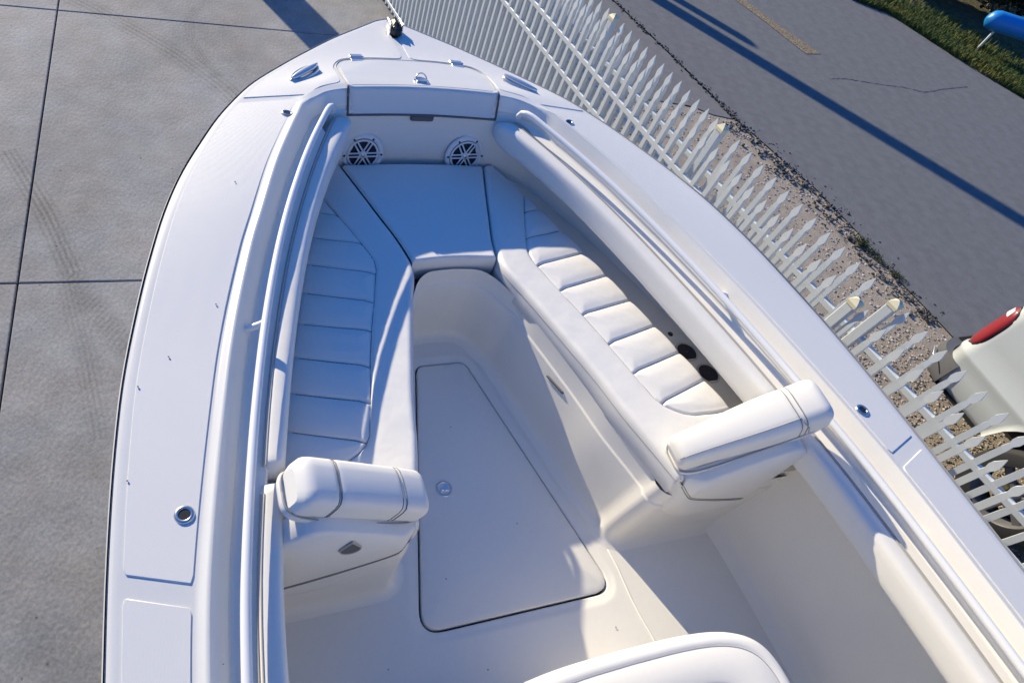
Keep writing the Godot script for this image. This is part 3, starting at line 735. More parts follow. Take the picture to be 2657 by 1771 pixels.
func build_rails():
	for s in [-1.0, 1.0]:
		# grab rail on its brackets
		var pts := [Vector3(0.43 * s, 0.735, -2.262), Vector3(0.436 * s, 0.76, -2.25), Vector3(0.447 * s, 0.774, -2.228)]
		for i in 30: var z := lerpf(-2.2, 2.3, pow(i / 29.0, 1.2)); pts.append(Vector3(tb(T_RAIL, z) * s, 0.779 + 0.01 * smoothstep(-0.4, 1.0, z), z))
		var st := begin(); tube(st, line3(pts, 150), 0.0125, 14)
		var rail := obj("grab_rail", st, M.white, boat)
		for z in [-1.13, -0.12, 0.9]:
			st = begin(); var x := tb(T_RAIL, z); var xo := tb(T_XI, z) - 0.02
			tube(st, line3([Vector3(x * s, 0.779, z), Vector3((x + 0.02) * s, 0.765, z), Vector3(xo * s, 0.75, z)], 8), 0.011, 10); obj("bracket", st, M.white, rail)
		# padded bolsters below it
		for zz in [[-2.30, -0.668], [-0.655, 1.6]]:
			st = begin(); var rows := []
			var prof := [[-0.02, -0.045], [-0.03, -0.02], [0.0, -0.004], [0.03, 0.001], [0.3, 0.005], [0.6, 0.004], [0.78, 0.002], [0.9, -0.004], [0.965, -0.014], [1.0, -0.032], [1.0, -0.072], [0.965, -0.090], [0.88, -0.101], [0.7, -0.106], [0.3, -0.108], [0.0, -0.09]]
			var n := 90
			for i in n:
				var u := i / (n - 1.0); var z := lerpf(zz[0], zz[1], u); var dz: float = minf(z - zz[0], zz[1] - z)
				var k := sqrt(clampf(1.0 - pow(1.0 - clampf(dz / 0.03, 0, 1), 2), 0.0, 1.0))
				if zz[0] < -1 and z - zz[0] < 0.1: k = minf(k, sqrt(clampf(1.0 - pow(1.0 - clampf(dz / 0.1, 0, 1), 2), 0.02, 1.0)))
				var a := tb(T_SEAM, z); var b := tb(T_BULGE, z); var row := PackedVector3Array()
				var base := deck_y(tb(T_XI, z), z) - 0.078
				for q in prof:
					var wob := 0.0006 * sin(z * 90.0 + q[0] * 3) * sin(z * 37.0) * clampf(q[0], 0, 1)
					row.append(Vector3(lerpf(a, b, lerpf(0.15, q[0], 0.3 + 0.7 * k)) * s, base + lerpf(-0.045, q[1], k) + 0.006 + wob, z))
				rows.append(row)
			loft(st, rows, false, [], s > 0); st.set_smooth_group(5); fan(st, rows[0], s < 0); fan(st, rows[-1], s > 0)
			var bo := obj("coaming_bolster", st, M.vinyl, boat)
			st = begin()
			for off in [0.02, 0.16]:
				var l := []
				for i in 60: var z := lerpf(zz[0] + 0.05, zz[1] - 0.02, i / 59.0); l.append(Vector3(lerpf(tb(T_SEAM, z), tb(T_BULGE, z), off) * s, deck_y(tb(T_XI, z), z) - 0.0705 + (0.0005 if off < 0.1 else 0.003), z))
				tube(st, PackedVector3Array(l), 0.0022, 6)
			obj("piping", st, M.piping, bo)

# ---- loose cushions
func groove_lines() -> Array:
	var seam := [Vector2(0.494, -2.06), Vector2(0.412, -1.845), Vector2(0.363, -1.70), Vector2(0.351, -1.645), Vector2(0.352, -1.60), Vector2(0.408, -1.40), Vector2(0.443, -1.285), Vector2(0.479, -1.15), Vector2(0.522, -0.956), Vector2(0.554, -0.831), Vector2(0.575, -0.795), Vector2(0.605, -0.77), Vector2(0.64, -0.75), Vector2(0.682, -0.738), Vector2(0.783, -0.735), Vector2(0.87, -0.742)]
	var lines := [seam]
	for t in [[0.444, -1.925, 0.545, -1.955], [0.379, -1.745, 0.575, -1.793], [0.366, -1.569, 0.624, -1.638], [0.411, -1.415, 0.667, -1.487], [0.447, -1.27, 0.705, -1.332], [0.494, -1.108, 0.745, -1.18], [0.529, -0.956, 0.781, -1.031], [0.572, -0.805, 0.812, -0.885]]:
		var a := Vector2(t[0], t[1]); var b := Vector2(t[2], t[3])
		lines.append([a, a.lerp(b, 0.12) + Vector2(0, -0.006), a.lerp(b, 0.5) + Vector2(0, -0.003), b, b + (b - a) * 0.2])
	return lines

func seat_heights(nu: int, nv: int) -> Array:       # grid of points of the starboard cushion's top
	var lines := groove_lines(); var grid := []
	var pn := FastNoiseLite.new(); pn.seed = 4; pn.frequency = 7.0; pn.fractal_octaves = 3
	for i in nu:
		var z := lerpf(-2.285, -0.5, i / (nu - 1.0)); var xf := tb(T_SEATF, z); var xb := tb(T_SEATB, z) + 0.01; var row := PackedVector3Array()
		for j in nv:
			var x := lerpf(xf, xb, j / (nv - 1.0)); var p := Vector2(x, z); var best := 9.0; var best2 := 9.0
			for l in lines.size():
				var ln: Array = lines[l]
				if l > 0 and absf(ln[0].y - z) > 0.2: continue
				for k in ln.size() - 1:
					var d := seg_d(p, ln[k], ln[k + 1]).x
					if l == 0: best = minf(best, d)
					else: best2 = minf(best2, d)
			var right: bool = x > lerpf(0.0, 1.0, 0.0) and best < 9.0
			var in_tuft := false
			var xs := 9.0
			for k in lines[0].size() - 1:
				var a: Vector2 = lines[0][k]; var b: Vector2 = lines[0][k + 1]
				if k < 12 and z >= a.y and z <= b.y and b.y > a.y: xs = a.x + (b.x - a.x) * (z - a.y) / (b.y - a.y)
			in_tuft = x > xs and z < -0.745 and z > -2.06
			var y := seat_y(z)
			y -= 0.008 * exp(-pow(best / 0.0045, 2))
			if in_tuft:
				y += 0.006 * (1 - exp(-pow(minf(best, best2) / 0.03, 2))) - 0.001
				y -= 0.009 * exp(-pow(best2 / 0.0045, 2))
			else: y += 0.002 * (1 - exp(-pow(best / 0.02, 2)))
			y += pn.get_noise_2d(x, z) * 0.0011 + pn.get_noise_2d(x * 3 + 9, z * 3) * 0.0002
			for e in [[x - xf, 0.028], [xb - x, 0.02], [-0.5 - z, 0.02]]:
				var d: float = maxf(e[0], 0.0); var r: float = e[1]
				if d < r: y -= r - sqrt(r * r - (r - d) * (r - d))
			row.append(Vector3(x, y, z))
		grid.append(row)
	return grid

func build_cushions():
	var nu := 430; var nv := 92
	var grid := seat_heights(nu, nv)
	for s in [1.0, -1.0]:
		var side := "starboard" if s > 0 else "port"
		var lab := "white vinyl bow seat cushion on the starboard side, half in sunlight, with cross-stitched panels" if s > 0 else "vinyl bow seat cushion on the port side, mostly in blue shade, with cross-stitched panels"
		var o := thing("bow_seat_cushion", lab, "cushion", Vector3.ZERO, "cushions of the bow seats")
		var st := begin(); var rows := []
		for r in grid:
			var row := PackedVector3Array()
			var f: Vector3 = r[0]; var b: Vector3 = r[-1]; var yb: float = seat_y(f.z) - 0.115
			row.append(Vector3((f.x + 0.01) * s, yb, f.z)); row.append(Vector3((f.x + 0.001) * s, yb + 0.008, f.z)); row.append(Vector3(f.x * s, f.y - 0.03, f.z))
			for p in r: row.append(Vector3(p.x * s, p.y, p.z))
			row.append(Vector3(b.x * s, yb, b.z)); rows.append(row)
		loft(st, rows, false, [], s < 0)
		st.set_smooth_group(7); fan(st, rows[-1], s > 0)
		obj("cover", st, M.vinyl, o)
		st = begin()
		for e in [[0.004, -0.030], [0.013, -0.014]]:
			var l := PackedVector3Array()
			for i in range(0, nu, 4): var p: Vector3 = grid[i][0]; l.append(Vector3((p.x + (e[0] - 0.004)) * s, seat_y(p.z) + e[1], p.z))
			tube(st, l, 0.0016, 5)
		obj("front_stitching", st, M.piping, o)
		st = begin()
		for ln in groove_lines():
			var l := PackedVector3Array()
			for i in ln.size() - 1:
				for q in 6:
					var p: Vector2 = (ln[i] as Vector2).lerp(ln[i + 1], q / 6.0)
					if p.x < tb(T_SEATB, p.y) - 0.012: l.append(Vector3(p.x * s, seat_y(p.y) - 0.0078, p.y))
			tube(st, l, 0.0017, 5)
		obj("panel_stitching", st, M.thread, o)
	# filler cushion between them
	var o := thing("filler_cushion", "plain square vinyl filler cushion between the two bow seats, below the speakers", "cushion")
	var st := begin(); var rows := []; var pn := FastNoiseLite.new(); pn.seed = 8; pn.frequency = 5.0
	for i in 110:
		var t := i / 109.0; var row := PackedVector3Array()
		for j in 110:
			var u := j / 109.0 * 2 - 1; var z := lerpf(-2.305 + 0.015 * u * u, -1.640 + 0.014 * u * u, t); var hw := tb(T_SEATF, z) - 0.007; var x := u * hw
			var y := seat_y(z) + 0.001 + pn.get_noise_2d(x, z) * 0.0015
			for e in [[hw - absf(x), 0.016], [z + 2.305 - 0.015 * u * u, 0.02], [-1.640 + 0.014 * u * u - z, 0.011]]:
				var d: float = maxf(e[0], 0.0); var r: float = e[1]
				if d < r: y -= r - sqrt(r * r - (r - d) * (r - d))
			row.append(Vector3(x, y, z))
		rows.append(row)
	loft(st, rows, false, [], true); st.set_smooth_group(2)
	var f: PackedVector3Array = rows[-1]; var low := PackedVector3Array(); var low2 := PackedVector3Array()
	for p in f: low.append(Vector3(p.x, 0.382, p.z + 0.001)); low2.append(Vector3(p.x * 0.99, 0.374, p.z - 0.008))
	loft(st, [f, low, low2], false, [], true)
	for e in [0, 109]:
		var sd := PackedVector3Array(); var sl := PackedVector3Array()
		for r in rows: sd.append(r[e]); sl.append(Vector3(r[e].x, 0.385, r[e].z))
		loft(st, [sd, sl], false, [], e > 0)
	obj("cover", st, M.vinyl, o)
	build_backrests()
	# console seat cushion at the bottom of the picture
	o = thing("console_seat_cushion", "white vinyl cushion with a rounded front edge on the console seat, at the bottom edge", "cushion")
	st = begin(); rows = []
	var n := 120
	for q in [[0.035, -0.135], [0.006, -0.128], [0.0, -0.11], [0.0, -0.05], [0.002, -0.035], [0.008, -0.018], [0.018, -0.006], [0.03, 0.0], [0.05, 0.002], [0.055, -0.001], [0.06, 0.002], [0.16, 0.006], [0.168, 0.003], [0.176, -0.005], [0.184, 0.003], [0.194, 0.009], [0.24, 0.012], [0.33, 0.012]]:
		var row := PackedVector3Array()
		for k in n:
			var a := TAU * k / n; var c := cos(a); var sn := sin(a)
			var x: float = signf(c) * pow(absf(c), 0.42) * (0.475 - q[0]); var z: float = 0.285 + signf(sn) * pow(absf(sn), 0.36) * (0.305 - q[0] * 0.8)
			if sn < 0: z -= 0.02 * (1 - pow(x / 0.475, 2))
			row.append(Vector3(x, 0.6 + q[1], z))
		rows.append(row)
	loft(st, rows, true); fan(st, rows[-1], false); obj("cover", st, M.vinyl, o)
	st = begin(); var l := PackedVector3Array()
	for k in n + 1: l.append(rows[9][k % n] + Vector3(0, 0.0005, 0))
	tube(st, l, 0.0018, 5); obj("stitching", st, M.piping, o)

func build_backrests():
	for s in [-1.0, 1.0]:
		var lab := "padded seat backrest on the port side with two stitched end panels" if s < 0 else "padded seat backrest on the starboard side, tilted, its front bright in the sun"
		var o := thing("seat_backrest", lab, "backrest", Vector3.ZERO, "backrests of the bow seats")
		var a := Vector3(0.482, 0.575, -0.575); var b := Vector3(0.888, 0.818, -0.575)
		if s < 0: a = Vector3(0.492, 0.572, -0.575); b = Vector3(0.856, 0.785, -0.572)
		var u := (b - a).normalized(); var v := Vector3(-u.y, u.x, 0); var ln := a.distance_to(b)
		var at := func(t: float, w: float, h: float) -> Vector3: var p: Vector3 = a + u * t + v * h + Vector3(0, 0, w); return Vector3(p.x * s, p.y, p.z)
		# loaf: (z across, height) profile, fullest in the middle
		var prof := [[0.058, 0.0], [0.067, 0.006], [0.069, 0.02], [0.067, 0.07], [0.062, 0.09], [0.050, 0.102], [0.03, 0.108], [-0.03, 0.110], [-0.052, 0.105], [-0.064, 0.095], [-0.071, 0.078], [-0.073, 0.03], [-0.068, 0.006], [-0.058, 0.0]]
		var st := begin(); var rows := []; var n := 60
		for i in n:
			var q := i / (n - 1.0); var t := lerpf(-0.012, ln + 0.012, q); var dz: float = minf(t + 0.012, ln + 0.012 - t); var row := PackedVector3Array()
			var k := sqrt(clampf(1.0 - pow(1.0 - clampf(dz / 0.038, 0, 1), 2), 0.003, 1.0)); var kw := lerpf(0.78, 1.0, k) * (1.0 if s < 0 else lerpf(0.82, 1.1, smoothstep(0.0, 0.7, q))); var kh := lerpf(0.55, 1.0, k) * (1.0 + 0.05 * sin(q * PI)) * (1.0 if s < 0 else lerpf(0.86, 1.12, q))
			if dz < 0.012: kw *= lerpf(0.86, 1.0, dz / 0.012)
			for e in prof:
				var g := 0.0
				for gp in [0.105, ln - 0.095]: g += 0.004 * exp(-pow((t - gp) / 0.005, 2)) * (1.0 if s < 0 or gp > 0.2 else 0.0)
				row.append(at.call(t, e[0] * kw * (1 - g * 8), e[1] * kh * (0.78 if s < 0 else 0.9) - g * smoothstep(0.02, 0.08, e[1])))
			rows.append(row)
		loft(st, rows, true, [], s > 0); fan(st, rows[0], s < 0); fan(st, rows[-1], s > 0)
		obj("pad", st, M.vinyl, o)
		for gp in ([0.105, ln - 0.095] if s < 0 else [ln - 0.095]):
			st = begin()
			for off in [-0.006, 0.006]:
				var i := int((gp + off + 0.012) / (ln + 0.024) * (n - 1)); var l := PackedVector3Array()
				for k in range(1, 13): l.append((rows[i][k] as Vector3).lerp(rows[i + 1][k], 0.5) + Vector3(0, 0.0006, 0.0004))
				tube(st, l, 0.0017, 6)
			obj("stitching", st, M.thread, o)
		if s > 0:
			st = begin(); var l2 := PackedVector3Array()
			for i in range(1, 47): l2.append((rows[i][5] as Vector3).lerp(rows[i][6], 0.4) + Vector3(0, 0.0005, 0))
			for k in range(1, 9): l2.append(rows[46 + k].get(maxi(0, 5 - k)) + Vector3(0, 0.0004, 0.0006))
			tube(st, l2, 0.0022, 6); obj("seam_piping", st, M.piping, o)
		# piped lower roll
		st = begin(); rows = []
		for q in [[0.060, -0.003], [0.074, -0.006], [0.078, -0.016], [0.074, -0.028], [0.058, -0.034]]:
			var row := PackedVector3Array()
			for i in 70:
				var ang := TAU * i / 70.0; var c := cos(ang); var sn := sin(ang)
				var t: float = ln / 2 + signf(c) * pow(absf(c), 0.35) * (ln / 2 - 0.055 + q[0]); var w: float = signf(sn) * pow(absf(sn), 0.5) * q[0]
				row.append(at.call(t, w, q[1]))
			rows.append(row)
		loft(st, rows, true, [], s < 0); fan(st, rows[-1]); obj("lower_roll", st, M.vinyl, o)
		st = begin(); var pl := PackedVector3Array()
		for i in 71:
			var ang := TAU * i / 70.0; var c := cos(ang); var sn := sin(ang)
			pl.append(at.call(ln / 2 + signf(c) * pow(absf(c), 0.35) * (ln / 2 + 0.02), signf(sn) * pow(absf(sn), 0.5) * 0.073, -0.004))
		tube(st, pl, 0.0028, 6); obj("piping", st, M.piping, o)
		# upholstered end panel of the seat under the backrest, hung on the locker's aft face
		var top := line3([Vector3(0.488, 0.56, 0), Vector3(0.60, 0.632, 0), Vector3(0.75, 0.727, 0), Vector3(0.82, 0.745, 0), Vector3(0.885, 0.70, 0)], 40)
		var seam := line3([Vector3(0.497, 0.52, 0), Vector3(0.53, 0.485, 0), Vector3(0.575, 0.45, 0), Vector3(0.70, 0.392, 0), Vector3(0.80, 0.355, 0), Vector3(0.90, 0.325, 0)], 40)
		var bord := line3([Vector3(0.486, 0.53, 0), Vector3(0.492, 0.44, 0), Vector3(0.515, 0.34, 0), Vector3(0.575, 0.272, 0), Vector3(0.66, 0.205, 0), Vector3(0.74, 0.18, 0), Vector3(0.82, 0.176, 0), Vector3(0.915, 0.18, 0)], 40)
		st = begin(); rows = []
		for e in [[0, -0.53, 0.0], [0, -0.472, 0.0], [0, -0.462, 0.04], [1, -0.456, 0.7], [1, -0.455, 0.96], [2, -0.459, 0.0], [3, -0.456, 0.12], [3, -0.458, 0.6], [3, -0.466, 0.9], [3, -0.48, 1.0], [3, -0.53, 1.0]]:
			var row := PackedVector3Array()
			for i in 40:
				var p: Vector3
				if e[0] == 0 or e[0] == 1: p = top[i].lerp(seam[i], e[2])
				elif e[0] == 2: p = seam[i]
				else: p = seam[i].lerp(bord[i], e[2])
				row.append(Vector3(p.x * s, p.y, e[1] - 0.035 * smoothstep(0.54, 0.485, p.x)))
			rows.append(row)
		loft(st, rows, false, [], s < 0)
		var ed := PackedVector3Array(); var ee := PackedVector3Array()
		for r in rows: ed.append(r[0]); ee.append(Vector3(r[0].x, r[0].y, -0.56))
		loft(st, [ed, ee], false, [], s > 0)
		var pn := obj("seat_end_panel", st, M.vinyl, boat)
		st = begin()
		for off in [-0.006, 0.006]:
			var l := PackedVector3Array()
			for i in 40: l.append(Vector3(seam[i].x * s, seam[i].y + off, -0.4555 - 0.035 * smoothstep(0.54, 0.485, seam[i].x)))
			tube(st, l, 0.0015, 5)
		obj("stitching", st, M.thread, pn)
		if s < 0:
			st = begin(); var hc := Vector3(-0.70, 0.60, -0.4555)
			var r0 := PackedVector3Array(); var r1 := PackedVector3Array(); var r2 := PackedVector3Array()
			for k in 32:
				var ang := TAU * k / 32; var wx := 0.030 * cos(ang); var hy := 0.034 * sin(ang)
				if sin(ang) > 0: wx *= 1.0 - 0.75 * sin(ang); hy = 0.05 * sin(ang)
				r0.append(hc + Vector3(wx * 1.1, hy * 1.1, -0.002)); r1.append(hc + Vector3(wx, hy, 0.004)); r2.append(hc + Vector3(wx * 0.9, hy * 0.9, -0.001))
			loft(st, [r0, r1, r2], true); obj("pull_rim", st, M.piping, pn)
			st = begin(); var r3 := PackedVector3Array()
			for p in r1: r3.append(p + Vector3(0, 0, -0.0025))
			fan(st, r3); obj("pull_recess", st, M.grey, pn)
# ---- fences
func pickets(z0: float, z1: float, skip: Array) -> Array:
	var out := []; var z := z0
	while z < z1:
		var ok := true
		for k in skip: if absf(z - k) < 0.06: ok = false
		if ok: out.append(z)
		z += 0.1275 if z > -1.48 else (0.1185 if z > -2.8 else 0.1025)
	return out

func picket_mesh(h: float) -> ArrayMesh:
	var st := begin(); var rows := []
	for r in [[0.0, 0.0165, 0.0165], [h - 0.125, 0.0165, 0.0165], [h - 0.09, 0.012, 0.014], [h - 0.065, 0.021, 0.010], [h - 0.05, 0.020, 0.008], [h, 0.0015, 0.0015]]:
		rows.append(PackedVector3Array([Vector3(-r[1], r[0], -r[2]), Vector3(r[1], r[0], -r[2]), Vector3(r[1], r[0], r[2]), Vector3(-r[1], r[0], r[2])]))
	st.set_smooth_group(-1)
	for i in rows.size() - 1:
		for j in 4: quad(st, rows[i][j], rows[i + 1][j], rows[i + 1][(j + 1) % 4], rows[i][(j + 1) % 4])
	fan(st, rows[0], true)
	return mesh_of(st, M.fence)

func fence(label: String, ax: float, bx: float, z0: float, z1: float, zs: Array, posts: Array, rails: Array, group: String):
	var o := thing("picket_fence", label, "fence", Vector3(bx + ax * z0, G, z0), group)
	var dir := Vector3(ax, 0, 1).normalized(); var yaw := atan2(ax, 1.0)
	var pm := picket_mesh(1.72)
	for z in zs:
		var p := MeshInstance3D.new(); p.name = "picket"; p.mesh = pm; o.add_child(p, true)
		p.position = Vector3(ax * (z - z0), 0.05, z - z0); p.rotation.y = yaw + PI / 2
	var basis := Basis(Vector3.UP, yaw)
	for r in rails:
		var st := begin(); var cut: float = r[2] if r.size() > 2 else z1; var len := (cut - z0) / dir.z
		box(st, Vector3(ax * (cut - z0) / 2, r[0] - 0.019, (cut - z0) / 2), Vector3(r[1], 0.038, len), 0.004, basis)
		if r.size() > 2:       # the end of this rail still has its empty picket slots
			var z := cut
			while z < z1:
				for e in [-1, 1]: box(st, Vector3(ax * (z + 0.066 - z0), r[0] - 0.019, z + 0.066 - z0) + basis * Vector3(e * (r[1] / 2 - 0.003), 0, 0), Vector3(0.006, 0.038, 0.132), 0.001, basis)
				box(st, Vector3(ax * (z + 0.04 - z0), r[0] - 0.003, z + 0.04 - z0), Vector3(r[1] - 0.01, 0.006, 0.08), 0.001, basis)
				z += 0.066 * 2 if z > 5 else 0.129
		obj("rail", st, M.fence, o)
	for z in posts:
		var st := begin(); box(st, Vector3(ax * (z - z0), 0.87, z - z0), Vector3(0.056, 1.74, 0.056), 0.004, basis)
		var po := obj("post", st, M.fence, o)
		st = begin(); st.set_smooth_group(-1); var c := Vector3(ax * (z - z0), 1.74, z - z0); var rows := []
		for e in [[0.032, -0.008], [0.032, 0.010], [0.018, 0.026], [0.001, 0.034]]:
			rows.append(PackedVector3Array([c + basis * Vector3(-e[0], e[1], -e[0]), c + basis * Vector3(e[0], e[1], -e[0]), c + basis * Vector3(e[0], e[1], e[0]), c + basis * Vector3(-e[0], e[1], e[0])]))
		for i in 3:
			for j in 4: quad(st, rows[i][j], rows[i + 1][j], rows[i + 1][(j + 1) % 4], rows[i][(j + 1) % 4])
		obj("post_cap", st, M.cap, po)

func build_fences():
	fence("white metal picket fence nearest the boat, with spear tips and one post beside the vehicle", 0.122, 2.382, -12.0, 1.2, pickets(-11.93, -0.25, [-1.345]), [-1.345, -11.95], [[1.30, 0.034], [1.50, 0.034, -0.235], [0.12, 0.04]], "parallel white picket fences")
	fence("second white picket fence just behind the first, toward the road, with four capped posts", 0.147, 2.674, -9.6, 2.4, pickets(-9.55, 2.3, [-4.133, -2.82, -1.31]), [-9.58, -4.133, -2.82, -1.31, 1.0], [[1.30, 0.034], [1.50, 0.034], [0.12, 0.034]], "parallel white picket fences")
	var o := thing("gate_track", "cream painted steel strip on the concrete at the foot of the fence", "track", Vector3(1.53, G, -7.93))
	var st := begin(); var b := Basis(Vector3.UP, atan2(0.13, 1.0))
	box(st, b * Vector3(0, 0.015, -0.5), Vector3(0.035, 0.03, 7.0), 0.004, b); obj("track_bar", st, M.cap, o)
	st = begin(); box(st, b * Vector3(0.075, 0.01, -0.5), Vector3(0.03, 0.02, 7.0), 0.004, b); obj("track_guide", st, M.grey, o)

# ---- the white vehicle behind the fence
func build_vehicle():
	var o := thing("white_vehicle", "white sport utility vehicle parked beyond the fence, showing its rear corner and red tail lamp", "vehicle", Vector3(5.45, G, 0.8))
	var X := 5.45; var zr := -1.575; var zf := 3.1
	# plan outline of the port half at unit level, mirrored
	var plan := func(t: float) -> Array:      # t 0..1 from the middle of the back to the middle of the front
		var hw := 0.9; var r := 0.13; var l0 := hw - r; var l1 := zf - zr - 2 * r; var c := r * PI / 2; var tot := l0 * 2 + l1 + 2 * c; var d := t * tot
		if d < l0: return [Vector2(-d, zr), Vector2(0, -1)]
		d -= l0
		if d < c: var a := d / r; return [Vector2(-l0 - r * sin(a), zr + r - r * cos(a)), Vector2(-sin(a), -cos(a))]
		d -= c
		if d < l1: return [Vector2(-hw, zr + r + d), Vector2(-1, 0)]
		d -= l1
		if d < c: var a := d / r; return [Vector2(-l0 - r * cos(a), zf - r + r * sin(a)), Vector2(-cos(a), sin(a))]
		return [Vector2(-l0 + (d - c), zf), Vector2(0, 1)]
	var prof := [[0.0, -0.06], [0.06, -0.012], [0.2, 0.0], [0.29, 0.010], [0.315, 0.022], [0.335, 0.020], [0.36, 0.004], [0.5, 0.002], [0.7, 0.002], [0.85, -0.012], [0.98, -0.035], [1.02, -0.06]]     # height over the sill, bulge
	var ts := []
	for i in 12: ts.append(0.105 * i / 11.0)
	for i in range(1, 22): ts.append(0.105 + 0.05 * i / 21.0)
	for i in range(1, 120): ts.append(0.155 + 0.72 * i / 119.0)
	for i in range(1, 16): ts.append(0.875 + 0.125 * i / 15.0)
	var arches := [[-0.44, 0.455], [2.2, 0.455]]
	var foot := func(z: float, nx: float) -> float:
		var y := -0.925
		if nx < -0.9:
			for a in arches:
				var d: float = z - a[0]
				if absf(d) < a[1]: y = maxf(y, -0.93 + sqrt(a[1] * a[1] - d * d) * 0.98)
		return y
	for s in [1.0, -1.0]:
		var st := begin(); var cols := []
		for t in ts:
			var q: Array = plan.call(t); var fy: float = foot.call(q[0].y, q[1].x); var col := PackedVector3Array()
			for e in prof:
				var y: float = -0.925 + e[0]; var bu: float = e[1]
				var f2 := 0.0
				if fy > -0.92: f2 = 0.02
				y = maxf(y, fy + 0.0001 * e[0]); 
				if y <= fy + 0.02 and fy > -0.92: bu = 0.02
				col.append(Vector3(s * (q[0].x + q[1].x * bu), y, q[0].y + q[1].y * bu))
			cols.append(col)
		loft(st, cols, false, [], s > 0)
		var r := obj("body_panel", st, M.paint, o); r.position = Vector3(0, -G, -0.8)
		# dark lining of the wheel arches
		st = begin(); var a := PackedVector3Array(); var b := PackedVector3Array()
		for t in ts:
			var q: Array = plan.call(t)
			if q[1].x < -0.9: var fy: float = foot.call(q[0].y, q[1].x); a.append(Vector3(s * (q[0].x + 0.004), fy, q[0].y)); b.append(Vector3(s * (q[0].x + 0.4), fy, q[0].y))
		loft(st, [a, b], false, [], s < 0); var w := begin()
		r = obj("wheel_arch", st, M.black, o); r.position = Vector3(0, -G, -0.8)
		for ar in arches:
			var wheel := Node3D.new(); wheel.name = "wheel"; o.add_child(wheel, true); wheel.position = Vector3(-s * 0.79, 0.37, ar[0] - 0.8 + 0.0)
			var bs := Basis(Vector3.BACK, s * PI / 2)
			st = begin(); lathe(st, [[0.24, -0.11], [0.33, -0.12], [0.36, -0.10], [0.37, -0.06], [0.37, 0.06], [0.36, 0.10], [0.33, 0.12], [0.24, 0.115]], 40, Vector3.ZERO, bs); obj("tyre", st, M.rubber, wheel)
			st = begin(); lathe(st, [[0.001, 0.06], [0.05, 0.06], [0.06, 0.03], [0.10, 0.02]], 24, Vector3.ZERO, bs)
			for k in 6: box(st, bs * (Basis(Vector3.UP, TAU * k / 6) * Vector3(0.15, 0.045, 0)), Vector3(0.2, 0.03, 0.06), 0.008, bs * Basis(Vector3.UP, TAU * k / 6))
			lathe(st, [[0.22, 0.02], [0.235, 0.10], [0.25, 0.115], [0.25, -0.1]], 40, Vector3.ZERO, bs); obj("rim", st, M.grey, wheel)
			st = begin(); lathe(st, [[0.001, 0.085], [0.03, 0.08], [0.04, 0.06]], 16, bs * Vector3(0, 0, -0.09) , bs); obj("hub_nut", st, M.brass, wheel)
	# underside, glasshouse, roof
	var st := begin(); box(st, Vector3(0, 0.62, 0), Vector3(1.3, 0.3, 4.4), 0.05); obj("underside", st, M.black, o)
	st = begin(); box(st, Vector3(0, 1.28, 0.35), Vector3(1.56, 0.5, 2.9), 0.12); obj("window", st, M.glass, o)
	st = begin(); box(st, Vector3(0, 1.52, 0.3), Vector3(1.5, 0.1, 2.8), 0.045); box(st, Vector3(0, 1.06, 0.0), Vector3(1.66, 0.08, 4.5), 0.03); obj("roof", st, M.paint, o)
	# tail lamp wrapped round the rear corner
	for s in [1.0, -1.0]:
		st = begin(); var rows := []
		for i in 15:
			var v := i / 14.0; var row := PackedVector3Array()
			var wdt := sqrt(maxf(0.0, 1.0 - pow(absf(v * 2 - 1), 3.2)))
			for j in 15:
				var u := j / 14.0 * 2 - 1; var t := 0.1365 + 0.0165 * u * wdt - 0.004; var q: Array = plan.call(t)
				var bu := 0.004 + 0.022 * sqrt(maxf(0.0, 1 - u * u)) * wdt
				if i == 0 or i == 14 or j == 0 or j == 14: bu = -0.004
				row.append(Vector3(s * (q[0].x + q[1].x * bu), lerpf(-0.565, -0.165, v), q[0].y + q[1].y * bu))
			rows.append(row)
		loft(st, rows, false, [], s < 0); var r := obj("tail_lamp", st, M.red, o); r.position = Vector3(0, -G, -0.8)
		var bz := begin(); var lp := PackedVector3Array()
		for i in 15: lp.append(rows[i][0])
		for i in 15: lp.append(rows[14 - i][14])
		lp.append(rows[0][0])
		for i in lp.size(): lp[i] += Vector3(lp[i].x, 0, lp[i].z - 0.8).normalized() * 0.007
		tube(bz, lp, 0.007, 6); var bo := obj("lamp_bezel", bz, M.black, r)
		bz = begin(); var seg := []
		for i in [11, 12, 13]: seg.append((rows[i] as PackedVector3Array).slice(4, 11))
		for q in seg:
			for i in q.size(): q[i] += Vector3(q[i].x, 0, q[i].z - 0.8).normalized() * 0.003
		loft(bz, seg, false, [], s < 0); obj("clear_lens", bz, M.white, r)
	# rear bumper with its ribbed step
	st = begin(); var rows := []
	for e in [[-0.92, 0.03], [-0.91, 0.10], [-0.86, 0.13], [-0.74, 0.135], [-0.705, 0.125], [-0.70, 0.05]]:
		var row := PackedVector3Array()
		for i in 41:
			var x := lerpf(-1, 1, i / 40.0); var c := sqrt(maxf(0.0, 1 - pow(absf(x), 9.0))); var bu: float = e[1]
			row.append(Vector3(x * (0.885 + bu * 0.35), e[0], zr + 0.16 - (0.16 + bu) * c))
		rows.append(row)
	loft(st, rows, false, [4, 5], true); var bmp := obj("rear_bumper", st, M.grey, o); bmp.position = Vector3(0, -G, -0.8)
	st = begin()
	for k in 5: box(st, Vector3(0, -0.698 - G, zr - 0.8 - 0.03 - k * 0.018), Vector3(1.3, 0.012, 0.010), 0.002)
	obj("step_pad", st, M.rubber, o)
